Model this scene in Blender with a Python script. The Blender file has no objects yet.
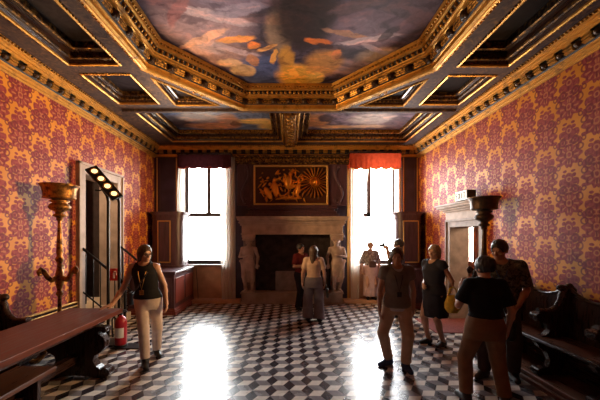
import bpy, bmesh, math, random
import numpy as np
from mathutils import Vector, Matrix, Euler
random.seed(7)
PI = math.pi
SC = bpy.context.scene
COL = SC.collection

# ---------------------------------------------------------------- mesh builder
class MB:
    def __init__(s): s.v = []; s.f = []; s.sm = []
    def add(s, vs, fs, smooth=False):
        o = len(s.v); s.v += [tuple(map(float, q)) for q in vs]
        for f in fs: s.f.append([i + o for i in f]); s.sm.append(smooth)
        return s
    def box(s, x0, x1, y0, y1, z0, z1, b=0.0):
        if b <= 0:
            vs = [(x, y, z) for z in (z0, z1) for y in (y0, y1) for x in (x0, x1)]
            fs = [(0,2,3,1),(4,5,7,6),(0,1,5,4),(2,6,7,3),(0,4,6,2),(1,3,7,5)]
            return s.add(vs, fs)
        bm = bmesh.new(); bmesh.ops.create_cube(bm, size=1)
        for v in bm.verts:
            v.co = ((x0+x1)/2 + v.co.x*(x1-x0), (y0+y1)/2 + v.co.y*(y1-y0), (z0+z1)/2 + v.co.z*(z1-z0))
        bmesh.ops.bevel(bm, geom=bm.edges[:], offset=min(b, abs(x1-x0)*.45, abs(y1-y0)*.45, abs(z1-z0)*.45), segments=2, affect='EDGES', profile=.5)
        return s.bm(bm)
    def bm(s, bm, smooth=False):
        bm.verts.index_update()
        s.add([v.co[:] for v in bm.verts], [[v.index for v in f.verts] for f in bm.faces], smooth); bm.free(); return s
    def obox(s, c, ex, ey, ez):           # oriented box: centre and three half vectors
        c, ex, ey, ez = map(Vector, (c, ex, ey, ez))
        vs = [c + a*ex + b*ey + d*ez for d in (-1,1) for b in (-1,1) for a in (-1,1)]
        fs = [(0,2,3,1),(4,5,7,6),(0,1,5,4),(2,6,7,3),(0,4,6,2),(1,3,7,5)]
        return s.add(vs, fs)
    def prism(s, poly, fn0, fn1, smooth=False):   # poly of 2D points, fn maps to 3D at both ends
        n = len(poly)
        s.add([fn0(*p) for p in poly] + [fn1(*p) for p in poly],
              [[(i+1) % n, i, i+n, (i+1) % n + n] for i in range(n)], smooth)
        s.add([fn0(*p) for p in poly], [list(range(n))]); s.add([fn1(*p) for p in poly], [list(range(n))[::-1]])
        return s
    def tube(s, pts, r, n=10, caps=True):
        pts = [Vector(p) for p in pts]; rs = r if isinstance(r, (list, tuple)) else [r]*len(pts)
        vs = []; prev = None
        for i, p in enumerate(pts):
            d = (pts[min(i+1, len(pts)-1)] - pts[max(i-1, 0)]).normalized()
            if prev is None:
                a = Vector((0,0,1)) if abs(d.z) < .9 else Vector((1,0,0))
                prev = d.cross(a).normalized()
            u = (prev - d*prev.dot(d)).normalized(); w = d.cross(u); prev = u
            vs += [p + (u*math.cos(2*PI*k/n) + w*math.sin(2*PI*k/n))*rs[i] for k in range(n)]
        fs = [[i*n+k, i*n+(k+1) % n, (i+1)*n+(k+1) % n, (i+1)*n+k] for i in range(len(pts)-1) for k in range(n)]
        s.add(vs, fs, True)
        if caps: s.add(vs[:n], [list(range(n))[::-1]]); s.add(vs[-n:], [list(range(n))])
        return s
    def lathe(s, prof, c=(0,0,0), n=24, a0=0, a1=2*PI, sx=1, sy=1, smooth=True):
        full = abs(a1-a0-2*PI) < 1e-6; m = n if full else n+1
        vs = [(c[0]+r*sx*math.cos(a0+(a1-a0)*k/n), c[1]+r*sy*math.sin(a0+(a1-a0)*k/n), c[2]+z) for r, z in prof for k in range(m)]
        fs = [[i*m+k, i*m+(k+1) % m, (i+1)*m+(k+1) % m, (i+1)*m+k] for i in range(len(prof)-1) for k in range(n)]
        return s.add(vs, fs, smooth)
    def ball(s, c, r, n=12, m=8):
        rx, ry, rz = r if isinstance(r, (tuple, list)) else (r, r, r)
        pr = [(max(1e-4, math.sin(PI*i/m)), -math.cos(PI*i/m)*rz) for i in range(m+1)]
        return s.lathe(pr, c, n, sx=rx, sy=ry)
    def sweep(s, loop, prof, closed=True, smooth=False):
        # loop: 2D points counter-clockwise around the hole; prof: (inward offset, z)
        n = len(loop); P = [Vector(p) for p in loop]; rows = []
        for i in range(n):
            if closed or 0 < i < n-1:
                e0 = (P[i]-P[i-1]).normalized(); e1 = (P[(i+1) % n]-P[i]).normalized()
                n0 = Vector((-e0.y, e0.x)); n1 = Vector((-e1.y, e1.x)); b = (n0+n1).normalized(); k = 1/max(.3, b.dot(n0))
            else:
                e = (P[1]-P[0] if i == 0 else P[-1]-P[-2]).normalized(); b = Vector((-e.y, e.x)); k = 1
            rows.append([(P[i].x+b.x*d*k, P[i].y+b.y*d*k, z) for d, z in prof])
        m = len(prof)
        fs = []
        for i in range(n if closed else n-1):
            j = (i+1) % n
            for k in range(m-1): fs.append([i*m+k, j*m+k, j*m+k+1, i*m+k+1])
        return s.add([q for r in rows for q in r], fs, smooth)
    def build(s, name, mat, parent=None, loc=None, weld=False):
        me = bpy.data.meshes.new(name)
        me.from_pydata(s.v, [], s.f); me.update()
        if loc is not None: me.transform(Matrix.Translation(-Vector(loc)))
        me.polygons.foreach_set('use_smooth', s.sm)
        bm = bmesh.new(); bm.from_mesh(me)
        if weld: bmesh.ops.remove_doubles(bm, verts=bm.verts, dist=1e-5)
        bmesh.ops.recalc_face_normals(bm, faces=bm.faces); bm.to_mesh(me); bm.free()
        o = bpy.data.objects.new(name, me); COL.objects.link(o)
        if mat: me.materials.append(mat)
        if parent: o.parent = parent
        return o

def offset_loop(loop, d):
    P = [Vector(p) for p in loop]; n = len(P); out = []
    for i in range(n):
        e0 = (P[i]-P[i-1]).normalized(); e1 = (P[(i+1) % n]-P[i]).normalized()
        n0 = Vector((-e0.y, e0.x)); n1 = Vector((-e1.y, e1.x)); b = (n0+n1).normalized(); k = 1/max(.3, b.dot(n0))
        out.append((P[i].x+b.x*d*k, P[i].y+b.y*d*k))
    return out

def walk_loop(loop, step, inset=0.0):
    """points with tangent, evenly spaced along a closed loop"""
    out = []; n = len(loop)
    for i in range(n):
        a = Vector(loop[i]); b = Vector(loop[(i+1) % n]); L = (b-a).length; m = max(1, int(round((L-2*inset)/step)))
        for k in range(m):
            out.append((a + (b-a)*((inset+(L-2*inset)*(k+.5)/m)/L), (b-a).normalized()))
    return out

# ---------------------------------------------------------------- tagging
def tag(o, label, cat, group=None, kind=None):
    if label: o['label'] = label
    if cat: o['category'] = cat
    if group: o['group'] = group
    if kind: o['kind'] = kind
    return o
def thing(name, label, cat, loc=(0,0,0), rz=0, group=None):
    o = bpy.data.objects.new(name, None); COL.objects.link(o); o.empty_display_size = .1
    o.location = loc; o.rotation_euler = (0, 0, rz)
    return tag(o, label, cat, group)
def part(name, mb, mat, parent, world=True, label=None):
    root = parent
    while root.parent: root = root.parent
    o = mb.build(name, mat, parent, root.location[:] if world else None)
    if label: o['label'] = label
    return o
def struct(name, mb, mat, parent=None):
    o = mb.build(name, mat, parent)
    if not parent: o['kind'] = 'structure'
    return o
def copy_tree(o, parent=None):
    c = o.copy(); COL.objects.link(c); c.parent = parent
    for ch in [x for x in COL.objects if x.parent == o]: copy_tree(ch, c)
    return c

# ---------------------------------------------------------------- material helpers
class NT:
    """small expression layer on a node tree"""
    def __init__(s, name):
        s.mat = bpy.data.materials.new(name); s.mat.use_nodes = True
        s.t = s.mat.node_tree; s.n = s.t.nodes; s.bsdf = s.n['Principled BSDF']; s.out = s.n['Material Output']
    def link(s, a, b): s.t.links.new(a, b)
    def setin(s, sock, v):
        if hasattr(v, 'is_output'): s.link(v, sock)
        else:
            if sock.type == 'RGBA' and len(v) == 3: v = (*v, 1)
            sock.default_value = v
    def m(s, op, *a):
        n = s.n.new('ShaderNodeMath'); n.operation = op
        for i, x in enumerate(a): s.setin(n.inputs[i], x)
        return n.outputs[0]
    def vm(s, op, *a):
        n = s.n.new('ShaderNodeVectorMath'); n.operation = op
        for i, x in enumerate(a): s.setin(n.inputs[i], x)
        return n.outputs['Value'] if op in ('LENGTH', 'DISTANCE', 'DOT_PRODUCT') else n.outputs[0]
    def coord(s, kind='Object'): return s.n.new('ShaderNodeTexCoord').outputs[kind]
    def sep(s, v):
        n = s.n.new('ShaderNodeSeparateXYZ'); s.link(v, n.inputs[0]); return n.outputs[:]
    def comb(s, x, y, z=0.0):
        n = s.n.new('ShaderNodeCombineXYZ')
        for i, q in enumerate((x, y, z)): s.setin(n.inputs[i], q)
        return n.outputs[0]
    def noise(s, v, scale, detail=3, rough=.5, dist=0, out='Fac'):
        n = s.n.new('ShaderNodeTexNoise'); s.link(v, n.inputs['Vector'])
        n.inputs['Scale'].default_value = scale; n.inputs['Detail'].default_value = detail
        n.inputs['Roughness'].default_value = rough; n.inputs['Distortion'].default_value = dist
        return n.outputs[out]
    def voronoi(s, v, scale, feat='F1', out='Distance'):
        n = s.n.new('ShaderNodeTexVoronoi'); n.feature = feat; s.link(v, n.inputs['Vector']); n.inputs['Scale'].default_value = scale
        return n.outputs[out]
    def rng(s, x, a, b, c=0.0, d=1.0, smooth=True):
        n = s.n.new('ShaderNodeMapRange'); n.interpolation_type = 'SMOOTHSTEP' if smooth else 'LINEAR'
        for i, q in enumerate((x, a, b, c, d)): s.setin(n.inputs[i], q)
        return n.outputs[0]
    def mix(s, f, a, b, mode='MIX'):
        n = s.n.new('ShaderNodeMix'); n.data_type = 'RGBA'; n.blend_type = mode
        s.setin(n.inputs[0], f); s.setin(n.inputs[6], a); s.setin(n.inputs[7], b); return n.outputs[2]
    def ramp(s, f, stops):
        n = s.n.new('ShaderNodeValToRGB'); s.link(f, n.inputs[0]); e = n.color_ramp.elements
        while len(e) < len(stops): e.new(.5)
        for q, (p, c) in zip(e, stops): q.position = p; q.color = (*c, 1)
        return n.outputs[0]
    def bump(s, h, strength=.3, dist=.01):
        n = s.n.new('ShaderNodeBump'); s.link(h, n.inputs['Height']); n.inputs['Strength'].default_value = strength; n.inputs['Distance'].default_value = dist
        s.link(n.outputs[0], s.bsdf.inputs['Normal'])
    def done(s, color=None, rough=None, metal=None, spec=None, sheen=None):
        b = s.bsdf
        if color is not None: s.setin(b.inputs['Base Color'], color)
        if rough is not None: s.setin(b.inputs['Roughness'], rough)
        if metal is not None: s.setin(b.inputs['Metallic'], metal)
        if spec is not None: s.setin(b.inputs['Specular IOR Level'], spec)
        return s.mat

def simple(name, c, rough=.6, metal=0, var=.25, scale=8, bump=0, spec=.5):
    t = NT(name); v = t.coord(); f = t.noise(v, scale, 4)
    a = tuple(x*(1-var) for x in c); b = tuple(min(1, x*(1+var)) for x in c)
    col = t.ramp(f, [(.3, a), (.7, b)])
    if bump: t.bump(t.noise(v, scale*6, 3), bump, .01)
    return t.done(col, rough, metal, spec)
def wood(name, c, rough=.35, axis=1, scale=3, var=.45, spec=.5):
    t = NT(name); v = t.coord(); st = [22, 22, 22]; st[axis] = 1.6
    w = t.vm('MULTIPLY', v, tuple(st)); f = t.noise(w, scale*.5, 5, .6, .4)
    a = tuple(x*(1-var) for x in c); b = tuple(min(1, x*(1+var)) for x in c)
    t.bump(f, .08, .01)
    return t.done(t.ramp(f, [(.3, a), (.7, b)]), t.rng(f, .3, .7, rough*.8, rough*1.3), 0, spec)
def gold(name, c=(.60, .30, .06), rough=.42, dirt=(.025, .010, .004), amount=.50, scale=16):
    t = NT(name); v = t.coord(); f = t.noise(v, scale, 5, .65)
    k = t.rng(f, amount-.12, amount+.16)
    t.bump(t.noise(v, 55, 3), .35, .01)
    return t.done(t.mix(k, dirt, c), t.rng(f, .2, .8, rough+.2, rough), t.rng(f, .3, .6, .5, .95))
def emit(name, c, s):
    t = NT(name); t.setin(t.bsdf.inputs['Emission Color'], c); t.bsdf.inputs['Emission Strength'].default_value = s
    return t.done(c, .4)
def blobs(name, base, lst, axes=(0, 1), warp=.35, wscale=1.3, rough=.55, tex=.5, tscale=3.0, off=(0, 0)):
    """a painted canvas: soft brushed colour areas on a base"""
    t = NT(name); v = t.vm('ADD', t.coord(), (*off, 0)); n = t.noise(v, wscale, 5, .6, .3, 'Color')
    w = t.vm('ADD', v, t.vm('MULTIPLY', t.vm('SUBTRACT', n, (.5, .5, .5)), (warp*2,)*3))
    q = t.sep(w); p = t.comb(q[axes[0]], q[axes[1]])
    f = t.noise(v, tscale, 6, .65, 1.2)
    col = t.mix(t.rng(f, .3, .7), tuple(x*.5 for x in base), tuple(min(1, x*1.7+.01) for x in base))
    for (x, y, rx, ry, c, k, *an) in lst:
        dv = t.vm('SUBTRACT', p, (x, y, 0))
        if an:
            ca, sa = math.cos(an[0]), math.sin(an[0])
            dv = t.comb(t.vm('DOT_PRODUCT', dv, (ca, sa, 0)), t.vm('DOT_PRODUCT', dv, (-sa, ca, 0)))
        d = t.vm('LENGTH', t.vm('MULTIPLY', dv, (1/rx, 1/ry, 0)))
        col = t.mix(t.m('MULTIPLY', t.rng(d, *((1.15, .62) if max(rx, ry) > .33 and not an else (1.05, .72))), k), col, c)
    st = t.noise(t.vm('MULTIPLY', w, (1.2, 2.4, 1)), 1.3, 4, .55, 1.6); col = t.mix(t.m('MULTIPLY', t.rng(st, .50, .64), .7), col, t.mix(1.0, col, (1.75, 1.4, 1.2), 'MULTIPLY')); col = t.mix(t.m('MULTIPLY', t.rng(st, .46, .34), .65), col, t.mix(1.0, col, (.34, .28, .34), 'MULTIPLY'))
    sh = t.ramp(t.noise(v, tscale*1.7, 6, .7, 2.0), [(.3, (1-tex,)*3), (.62, (1, 1, 1)), (.75, (1.0, .95, .88))])
    return t.done(t.mix(1.0, col, sh, 'MULTIPLY'), rough, 0, .08)

# ---------------------------------------------------------------- implicit surfaces (people, statues)
def rc(a, b, ra, rb, k=.02, clip=None, op='u'):
    a = np.array(a, float); b = np.array(b, float); ba = b-a; L = max(1e-9, ba.dot(ba)); R = max(ra, rb)
    lo = np.minimum(a, b)-R; hi = np.maximum(a, b)+R
    cl = None if clip is None else (np.array(clip[0], float), np.array(clip[1], float)/np.linalg.norm(clip[1]))
    def ev(X, Y, Z):
        px, py, pz = X-a[0], Y-a[1], Z-a[2]
        t = np.clip((px*ba[0]+py*ba[1]+pz*ba[2])/L, 0, 1)
        d = np.sqrt((px-t*ba[0])**2+(py-t*ba[1])**2+(pz-t*ba[2])**2)-(ra+(rb-ra)*t)
        if cl: d = np.maximum(d, (X-cl[0][0])*cl[1][0]+(Y-cl[0][1])*cl[1][1]+(Z-cl[0][2])*cl[1][2])
        return d
    return (ev, lo, hi, k, op)
def el(c, r, R=None, k=.02, op='u'):
    c = np.array(c, float); r = np.array(r, float); M = max(r)
    Rm = None if R is None else np.array(R)
    def ev(X, Y, Z):
        px, py, pz = X-c[0], Y-c[1], Z-c[2]
        if Rm is not None:
            px, py, pz = (Rm[0][0]*px+Rm[1][0]*py+Rm[2][0]*pz, Rm[0][1]*px+Rm[1][1]*py+Rm[2][1]*pz, Rm[0][2]*px+Rm[1][2]*py+Rm[2][2]*pz)
        k0 = np.sqrt((px/r[0])**2+(py/r[1])**2+(pz/r[2])**2); k1 = np.sqrt((px/r[0]**2)**2+(py/r[1]**2)**2+(pz/r[2]**2)**2)
        return np.where(k1 > 1e-9, k0*(k0-1)/np.maximum(k1, 1e-9), -M)
    return (ev, c-M, c+M, k, op)
def loft(lv, k=.02, op='u', wave=None):
    A = np.array(sorted(lv), float); z = A[:, 0]; M = A[:, 3:5].max()
    lo = np.array([A[:, 1].min()-M, A[:, 2].min()-M, z[0]]); hi = np.array([A[:, 1].max()+M, A[:, 2].max()+M, z[-1]])
    def ev(X, Y, Z):
        cx, cy, rx, ry = (np.interp(Z, z, A[:, i]) for i in (1, 2, 3, 4))
        px, py = (X-cx), (Y-cy)
        q = np.sqrt((px/rx)**2+(py/ry)**2)
        if wave: q = q/(1+wave[0]*np.sin(wave[1]*np.arctan2(py, px))*np.clip((z[-1]-Z)/(z[-1]-z[0]), 0, 1))
        d = (q-1)*np.minimum(rx, ry)
        return np.maximum(d, np.maximum(z[0]-Z, Z-z[-1]))
    return (ev, lo, hi, k, op)
def plane_cut(p, n):      # keeps the side the normal points away from
    p = np.array(p, float); n = np.array(n, float); n /= np.linalg.norm(n)
    return (lambda X, Y, Z: (X-p[0])*n[0]+(Y-p[1])*n[1]+(Z-p[2])*n[2], None, None, 0, 'i')
def sdf_mesh(prims, h):
    us = [p for p in prims if p[4] == 'u']
    lo = np.min([p[1] for p in us], axis=0)-3*h; hi = np.max([p[2] for p in us], axis=0)+3*h
    N = np.ceil((hi-lo)/h).astype(int)+1
    ax = [lo[i]+h*np.arange(N[i]) for i in range(3)]
    D = np.full(N, .5, np.float32)
    for ev, a, b, k, op in prims:
        if a is None: sl = [slice(0, N[i]) for i in range(3)]
        else:
            m = max(k, 2*h)+h
            sl = [slice(max(0, int((a[i]-m-lo[i])/h)), min(N[i], int((b[i]+m-lo[i])/h)+2)) for i in range(3)]
        if any(s.stop <= s.start for s in sl): continue
        X, Y, Z = np.meshgrid(ax[0][sl[0]], ax[1][sl[1]], ax[2][sl[2]], indexing='ij', sparse=True)
        X, Y, Z = np.broadcast_arrays(X, Y, Z)
        d = ev(X, Y, Z); o = D[tuple(sl)]
        if op == 'u':
            if k > 0:
                g = np.clip(.5+.5*(o-d)/k, 0, 1); r = o*(1-g)+d*g-k*g*(1-g)
            else: r = np.minimum(o, d)
        elif op == 's': r = np.maximum(o, -d)
        else: r = np.maximum(o, d)
        D[tuple(sl)] = r
    S = D < 0
    c = np.zeros(N-1, int)
    for dx in (0, 1):
        for dy in (0, 1):
            for dz in (0, 1): c += S[dx:N[0]-1+dx, dy:N[1]-1+dy, dz:N[2]-1+dz]
    act = (c > 0) & (c < 8); idx = -np.ones(N-1, int); I = np.argwhere(act); idx[act] = np.arange(len(I))
    acc = np.zeros((len(I), 3)); cnt = np.zeros(len(I))
    for axis in range(3):
        o1, o2 = [q for q in range(3) if q != axis]
        for u in (0, 1):
            for w in (0, 1):
                A = I.copy(); A[:, o1] += u; A[:, o2] += w; B = A.copy(); B[:, axis] += 1
                da = D[A[:, 0], A[:, 1], A[:, 2]]; db = D[B[:, 0], B[:, 1], B[:, 2]]
                x = (da < 0) != (db < 0); t = np.where(x, da/np.where(x, da-db, 1), 0)
                P = A.astype(float); P[:, axis] += t
                acc[x] += P[x]; cnt[x] += 1
    V = lo+h*acc/cnt[:, None]
    F = []
    for axis in range(3):
        o1, o2 = [(axis+1) % 3, (axis+2) % 3]
        sa = [slice(0, N[i]) for i in range(3)]; sb = list(sa); sa[axis] = slice(0, N[axis]-1); sb[axis] = slice(1, N[axis])
        a, b = S[tuple(sa)], S[tuple(sb)]
        for flip in (0, 1):
            E = np.argwhere((a & ~b) if not flip else (~a & b))
            E = E[(E[:, o1] > 0) & (E[:, o2] > 0) & (E[:, o1] < N[o1]-1) & (E[:, o2] < N[o2]-1)]
            q = []
            for u, w in ((-1, -1), (0, -1), (0, 0), (-1, 0)):
                C = E.copy(); C[:, o1] += u; C[:, o2] += w; q.append(idx[C[:, 0], C[:, 1], C[:, 2]])
            Q = np.stack(q, 1); Q = Q[(Q >= 0).all(1)]
            F.append(Q if not flip else Q[:, ::-1])
    return V, np.concatenate(F)
def sdf_obj(name, prims, h, mat, parent, scale=1.0, shift=(0, 0, 0), label=None):
    V, F = sdf_mesh(prims, h)
    if name == 'hair':          # combed locks
        from mathutils import noise
        c0 = V.mean(axis=0); q = V-c0; q /= np.maximum(1e-6, np.linalg.norm(q, axis=1))[:, None]
        V = V+q*np.array([noise.noise(Vector((p[0]*55, p[1]*55, p[2]*14)))*.007 for p in V])[:, None]
    V = V*scale+np.array(shift)
    me = bpy.data.meshes.new(name); me.from_pydata(V.tolist(), [], F.tolist()); me.update()
    me.polygons.foreach_set('use_smooth', [True]*len(me.polygons)); me.materials.append(mat)
    o = bpy.data.objects.new(name, me); COL.objects.link(o); o.parent = parent
    if label: o['label'] = label
    return o
SKY = 50.0; EXPO = 0.0
SPOTS = [('lamp_spot', (-3.02, 5.08, 2.82), (3.5, 7.4, 2.6), 520, 62),
         ('lamp_uplight', (-3.05, 5.10, 2.86), (.8, 5.4, 4.5), 260, 100),
         ('torchere_uplight', (-3.36, 4.52, 2.66), (-1.8, 4.6, 4.4), 60, 130),
         ('added_left_wall_spot', (3.10, 5.02, 2.53), (-3.8, 5.1, 1.7), 1500, 66),  # added spot at the right bowl's height, brightens the left wall
         ('torchere_uplight', (3.16, 5.02, 2.52), (1.6, 5.2, 4.4), 70, 120)]
# ================================================================ materials
def damask(name, axis, tint=1.0):
    t = NT(name); v = t.coord()
    wob = t.noise(v, 9, 2, .5, 0, 'Color')
    v2 = t.vm('ADD', v, t.vm('MULTIPLY', t.vm('SUBTRACT', wob, (.5, .5, .5)), (.03,)*3))
    s3 = t.sep(v2); A, Z = s3[axis], s3[2]
    m = t.m
    deep = body = pale = None
    def mx(a, b): return b if a is None else m('MAXIMUM', a, b)
    for k in (0, 1):
        u = m('ABSOLUTE', m('SUBTRACT', m('FLOORED_MODULO', m('ADD', A, .36+.36*k+7.2), .72), .36))
        z = m('SUBTRACT', m('FLOORED_MODULO', m('ADD', Z, .31*k+.10), .62), .31)
        def dist(x, y, rx=1, ry=1):
            p = t.comb(m('DIVIDE', m('SUBTRACT', u, x), rx), m('DIVIDE', m('SUBTRACT', z, y), ry))
            return t.vm('LENGTH', p)
        def disc(x, y, rx, ry, e=.12): return t.rng(dist(x, y, rx, ry), 1+e, 1-e)
        def ring(x, y, r, w): return t.rng(m('ABSOLUTE', m('SUBTRACT', dist(x, y), r)), w*1.2, w*.6)
        ang = m('ARCTAN2', m('ADD', z, .13), u)
        pet = m('ADD', 1.0, m('MULTIPLY', .13, m('COSINE', m('MULTIPLY', ang, 9))))
        palm = t.rng(m('DIVIDE', dist(0, -.125, .172, .145), pet), 1.05, .95)
        body = mx(body, palm)
        for q in ((0, .06, .125, .08), (0, .19, .06, .08), (.085, .16, .06, .04), (.07, .235, .03, .025), (.15, .03, .032, .05), (.205, .085, .035, .022), (.235, -.16, .022, .045), (.30, -.02, .03, .018)):
            body = mx(body, disc(*q))
        for q in ((.088, .055, .045, .015), (.150, -.045, .040, .012), (.205, .045, .025, .010)):
            deep = mx(deep, ring(*q))
        for q in ((.088, .055, .014, .014), (.028, .0, .016, .022), (.05, -.12, .016, .03), (0, .12, .012, .03), (.11, -.19, .012, .03), (.0, -.20, .014, .035)):
            deep = mx(deep, disc(*q, .3))
        pale = mx(pale, m('MULTIPLY', t.rng(m('COSINE', m('MULTIPLY', ang, 9)), .35, .8), m('MULTIPLY', t.rng(dist(0, -.125, .158, .135), .38, .5), t.rng(dist(0, -.125, .158, .135), .92, .80))))
        for q in ((0, -.12, .035, .012), (.0, .19, .03, .010), (.03, .05, .03, .010)):
            pale = mx(pale, ring(*q[:2], q[2], q[3]))
    n = t.noise(v, 120, 2); big = t.noise(v, 2.2, 4)
    g = lambda c: tuple(x*tint for x in c)
    bg = t.mix(t.rng(big, .3, .7), g((.60, .22, .018)), g((.72, .29, .030)))
    bd = t.mix(t.rng(t.noise(v, 26, 3), .35, .65), g((.22, .018, .026)), g((.33, .050, .046)))
    col = t.mix(body, bg, bd); col = t.mix(m('MULTIPLY', m('MULTIPLY', pale, body), .75), col, g((.55, .20, .075)))
    col = t.mix(m('MULTIPLY', deep, .85), col, g((.16, .010, .020)))
    t.bump(m('ADD', m('MULTIPLY', n, .3), body), .12, .004)
    return t.done(col, t.rng(body, 0, 1, .5, .65), 0, .35)

def tile_floor():
    t = NT('cube_pattern_marble'); m = t.m; v = t.coord(); x, y, z = t.sep(v)
    S = .145; W, H = 3*S, math.sqrt(3)*S
    px = m('ADD', x, .0825+30*W); py = m('ADD', y, -3.79+30*H)
    def cell(ox, oy):
        a = m('SUBTRACT', m('FLOORED_MODULO', m('ADD', px, ox+W/2), W), W/2)
        b = m('SUBTRACT', m('FLOORED_MODULO', m('ADD', py, oy+H/2), H), H/2)
        return a, b
    a0, b0 = cell(0, 0); a1, b1 = cell(W/2, H/2)
    d0 = m('ADD', m('MULTIPLY', a0, a0), m('MULTIPLY', b0, b0)); d1 = m('ADD', m('MULTIPLY', a1, a1), m('MULTIPLY', b1, b1))
    s = m('LESS_THAN', d0, d1)
    lx = m('ADD', m('MULTIPLY', s, a0), m('MULTIPLY', m('SUBTRACT', 1.0, s), a1))
    ly = m('ADD', m('MULTIPLY', s, b0), m('MULTIPLY', m('SUBTRACT', 1.0, s), b1))
    th = m('ARCTAN2', ly, lx)
    dark = m('LESS_THAN', m('ABSOLUTE', th), PI/3); up = m('GREATER_THAN', ly, 0.0)
    # one random tone per tile
    cx = m('ROUND', m('MULTIPLY', m('SUBTRACT', px, lx), 2/W)); cy = m('ROUND', m('MULTIPLY', m('SUBTRACT', py, ly), 2/H))
    wn = t.n.new('ShaderNodeTexWhiteNoise'); wn.noise_dimensions = '3D'
    t.link(t.comb(cx, cy, m('ADD', dark, m('MULTIPLY', up, 2.0))), wn.inputs['Vector']); rnd = wn.outputs['Value']
    vein = t.noise(v, 7, 6, .65, 1.2)
    light = t.mix(t.rng(vein, .35, .7), (.74, .66, .57), (.88, .81, .72)); light = t.mix(m('MULTIPLY', rnd, .35), light, (.60, .47, .37))
    grey = t.mix(t.rng(vein, .3, .7), (.19, .17, .175), (.30, .265, .26)); grey = t.mix(m('MULTIPLY', rnd, .4), grey, (.17, .15, .17))
    drk = t.mix(t.rng(vein, .4, .75), (.022, .018, .024), (.06, .05, .06)); drk = t.mix(m('MULTIPLY', rnd, .3), drk, (.075, .05, .055))
    col = t.mix(up, grey, light); col = t.mix(dark, col, drk)
    # joints: distance to the three rhombus spokes and the outer hexagon edges
    sp = None
    for k in range(3):
        an = PI/3+k*2*PI/3; dx, dy = math.cos(an), math.sin(an)
        along = m('ADD', m('MULTIPLY', lx, dx), m('MULTIPLY', ly, dy))
        perp = m('ADD', m('ABSOLUTE', m('SUBTRACT', m('MULTIPLY', lx, dy), m('MULTIPLY', ly, dx))), m('MULTIPLY', m('LESS_THAN', along, 0.0), 9.0))
        sp = perp if sp is None else m('MINIMUM', sp, perp)
    hx = None
    for k in range(3):
        an = PI/6+k*PI/3; q = m('ABSOLUTE', m('ADD', m('MULTIPLY', lx, math.cos(an)), m('MULTIPLY', ly, math.sin(an))))
        hx = q if hx is None else m('MAXIMUM', hx, q)
    e = m('MINIMUM', sp, m('SUBTRACT', H/2, hx)); j = t.rng(e, .0035, .0015)
    col = t.mix(m('MULTIPLY', j, .6), col, (.16, .12, .10))
    wear = t.noise(v, 1.1, 5, .6); 
    hgt = m('ADD', m('MULTIPLY', m('SUBTRACT', 1.0, j), .6), m('ADD', m('MULTIPLY', rnd, .25), t.noise(v, 3.5, 3)))
    t.bump(hgt, .06, .006)
    return t.done(col, t.rng(wear, .3, .75, .20, .33), 0, .6)

M = {}
M['damask_y'] = damask('gold_crimson_damask_side', 1)
M['damask_x'] = damask('gold_crimson_damask_end', 0)
M['floor'] = tile_floor()
M['bronze_black'] = gold('black_bronze', (.075, .045, .03), .38, (.02, .012, .01), .45)
M['gold'] = gold('gilded_carving', scale=34)
M['gold_line'] = gold('burnished_gilt_moulding', (.66, .35, .075), .36, (.16, .065, .014), .36, 7)
M['gold_bright'] = gold('bright_gilding', (.74, .38, .075), .38, (.06, .022, .006), .48, 30)
M['gold_old'] = gold('old_gilding', (.50, .27, .08), .45, (.03, .014, .008), .55)
def relief_gold():
    t = NT('gilt_with_recess_shade'); v = t.coord(); y = t.sep(v)[1]
    k = t.rng(y, -.022, -.065); f = t.noise(v, 9, 3)  # shade painted into the recesses: colour darkens with relief depth
    return t.done(t.mix(k, (.075, .022, .006), (.86, .36, .045)), t.rng(f, .3, .7, .28, .42), t.rng(k, 0, 1, .3, .95))
M['gold_relief'] = relief_gold()
M['navy'] = simple('dark_blue_black_ground', (.012, .013, .020), .6)
def grotesque():
    t = NT('painted_grotesque_ceiling'); v = t.coord()
    f = t.noise(v, 9, 6, .7, 1.5); g = t.noise(v, 1.4, 3)
    c = t.ramp(f, [(.30, (.016, .010, .012)), (.44, (.055, .035, .036)), (.55, (.10, .062, .046)), (.66, (.24, .125, .055))])
    c = t.mix(t.rng(g, .35, .65), c, t.mix(.5, c, (.07, .058, .072)))
    t.bump(f, .1, .01)
    return t.done(c, .6, 0, .1)
M['ceiling'] = grotesque()
M['dark_wood'] = wood('dark_walnut', (.030, .012, .009), .28, 1)
M['dark_wood_z'] = wood('dark_walnut_upright', (.034, .014, .011), .28, 2)
M['seat_wood'] = wood('brown_worn_walnut', (.12, .048, .028), .32, 1)
M['table_wood'] = wood('reddish_table_wood', (.135, .034, .018), .42, 1, 3, .45, .35)
M['red_wood'] = wood('red_brown_panel', (.20, .045, .035), .35, 2)
M['plum_wood'] = wood('plum_brown_panel', (.075, .030, .040), .38, 2)
M['violet_panel'] = simple('violet_black_panel', (.045, .030, .055), .5, 0, .3, 3)
M['gilt_line'] = gold('gilt_line', (.75, .45, .14), .35, (.3, .15, .04), .3)
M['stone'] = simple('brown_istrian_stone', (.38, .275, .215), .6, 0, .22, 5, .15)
M['stone_dark'] = simple('dark_grey_stone', (.24, .18, .155), .6, 0, .25, 6, .2)  # evenly darker, greyer stone for fireplace jambs, fireback and right portal
M['marble'] = simple('warm_carved_marble', (.46, .33, .255), .5, 0, .25, 5, .12)
M['soot'] = simple('sooty_brick', (.035, .022, .018), .9, 0, .6, 6, .4)
M['plaster'] = simple('ochre_plaster', (.62, .34, .19), .75, 0, .18, 4, .12)
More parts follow.
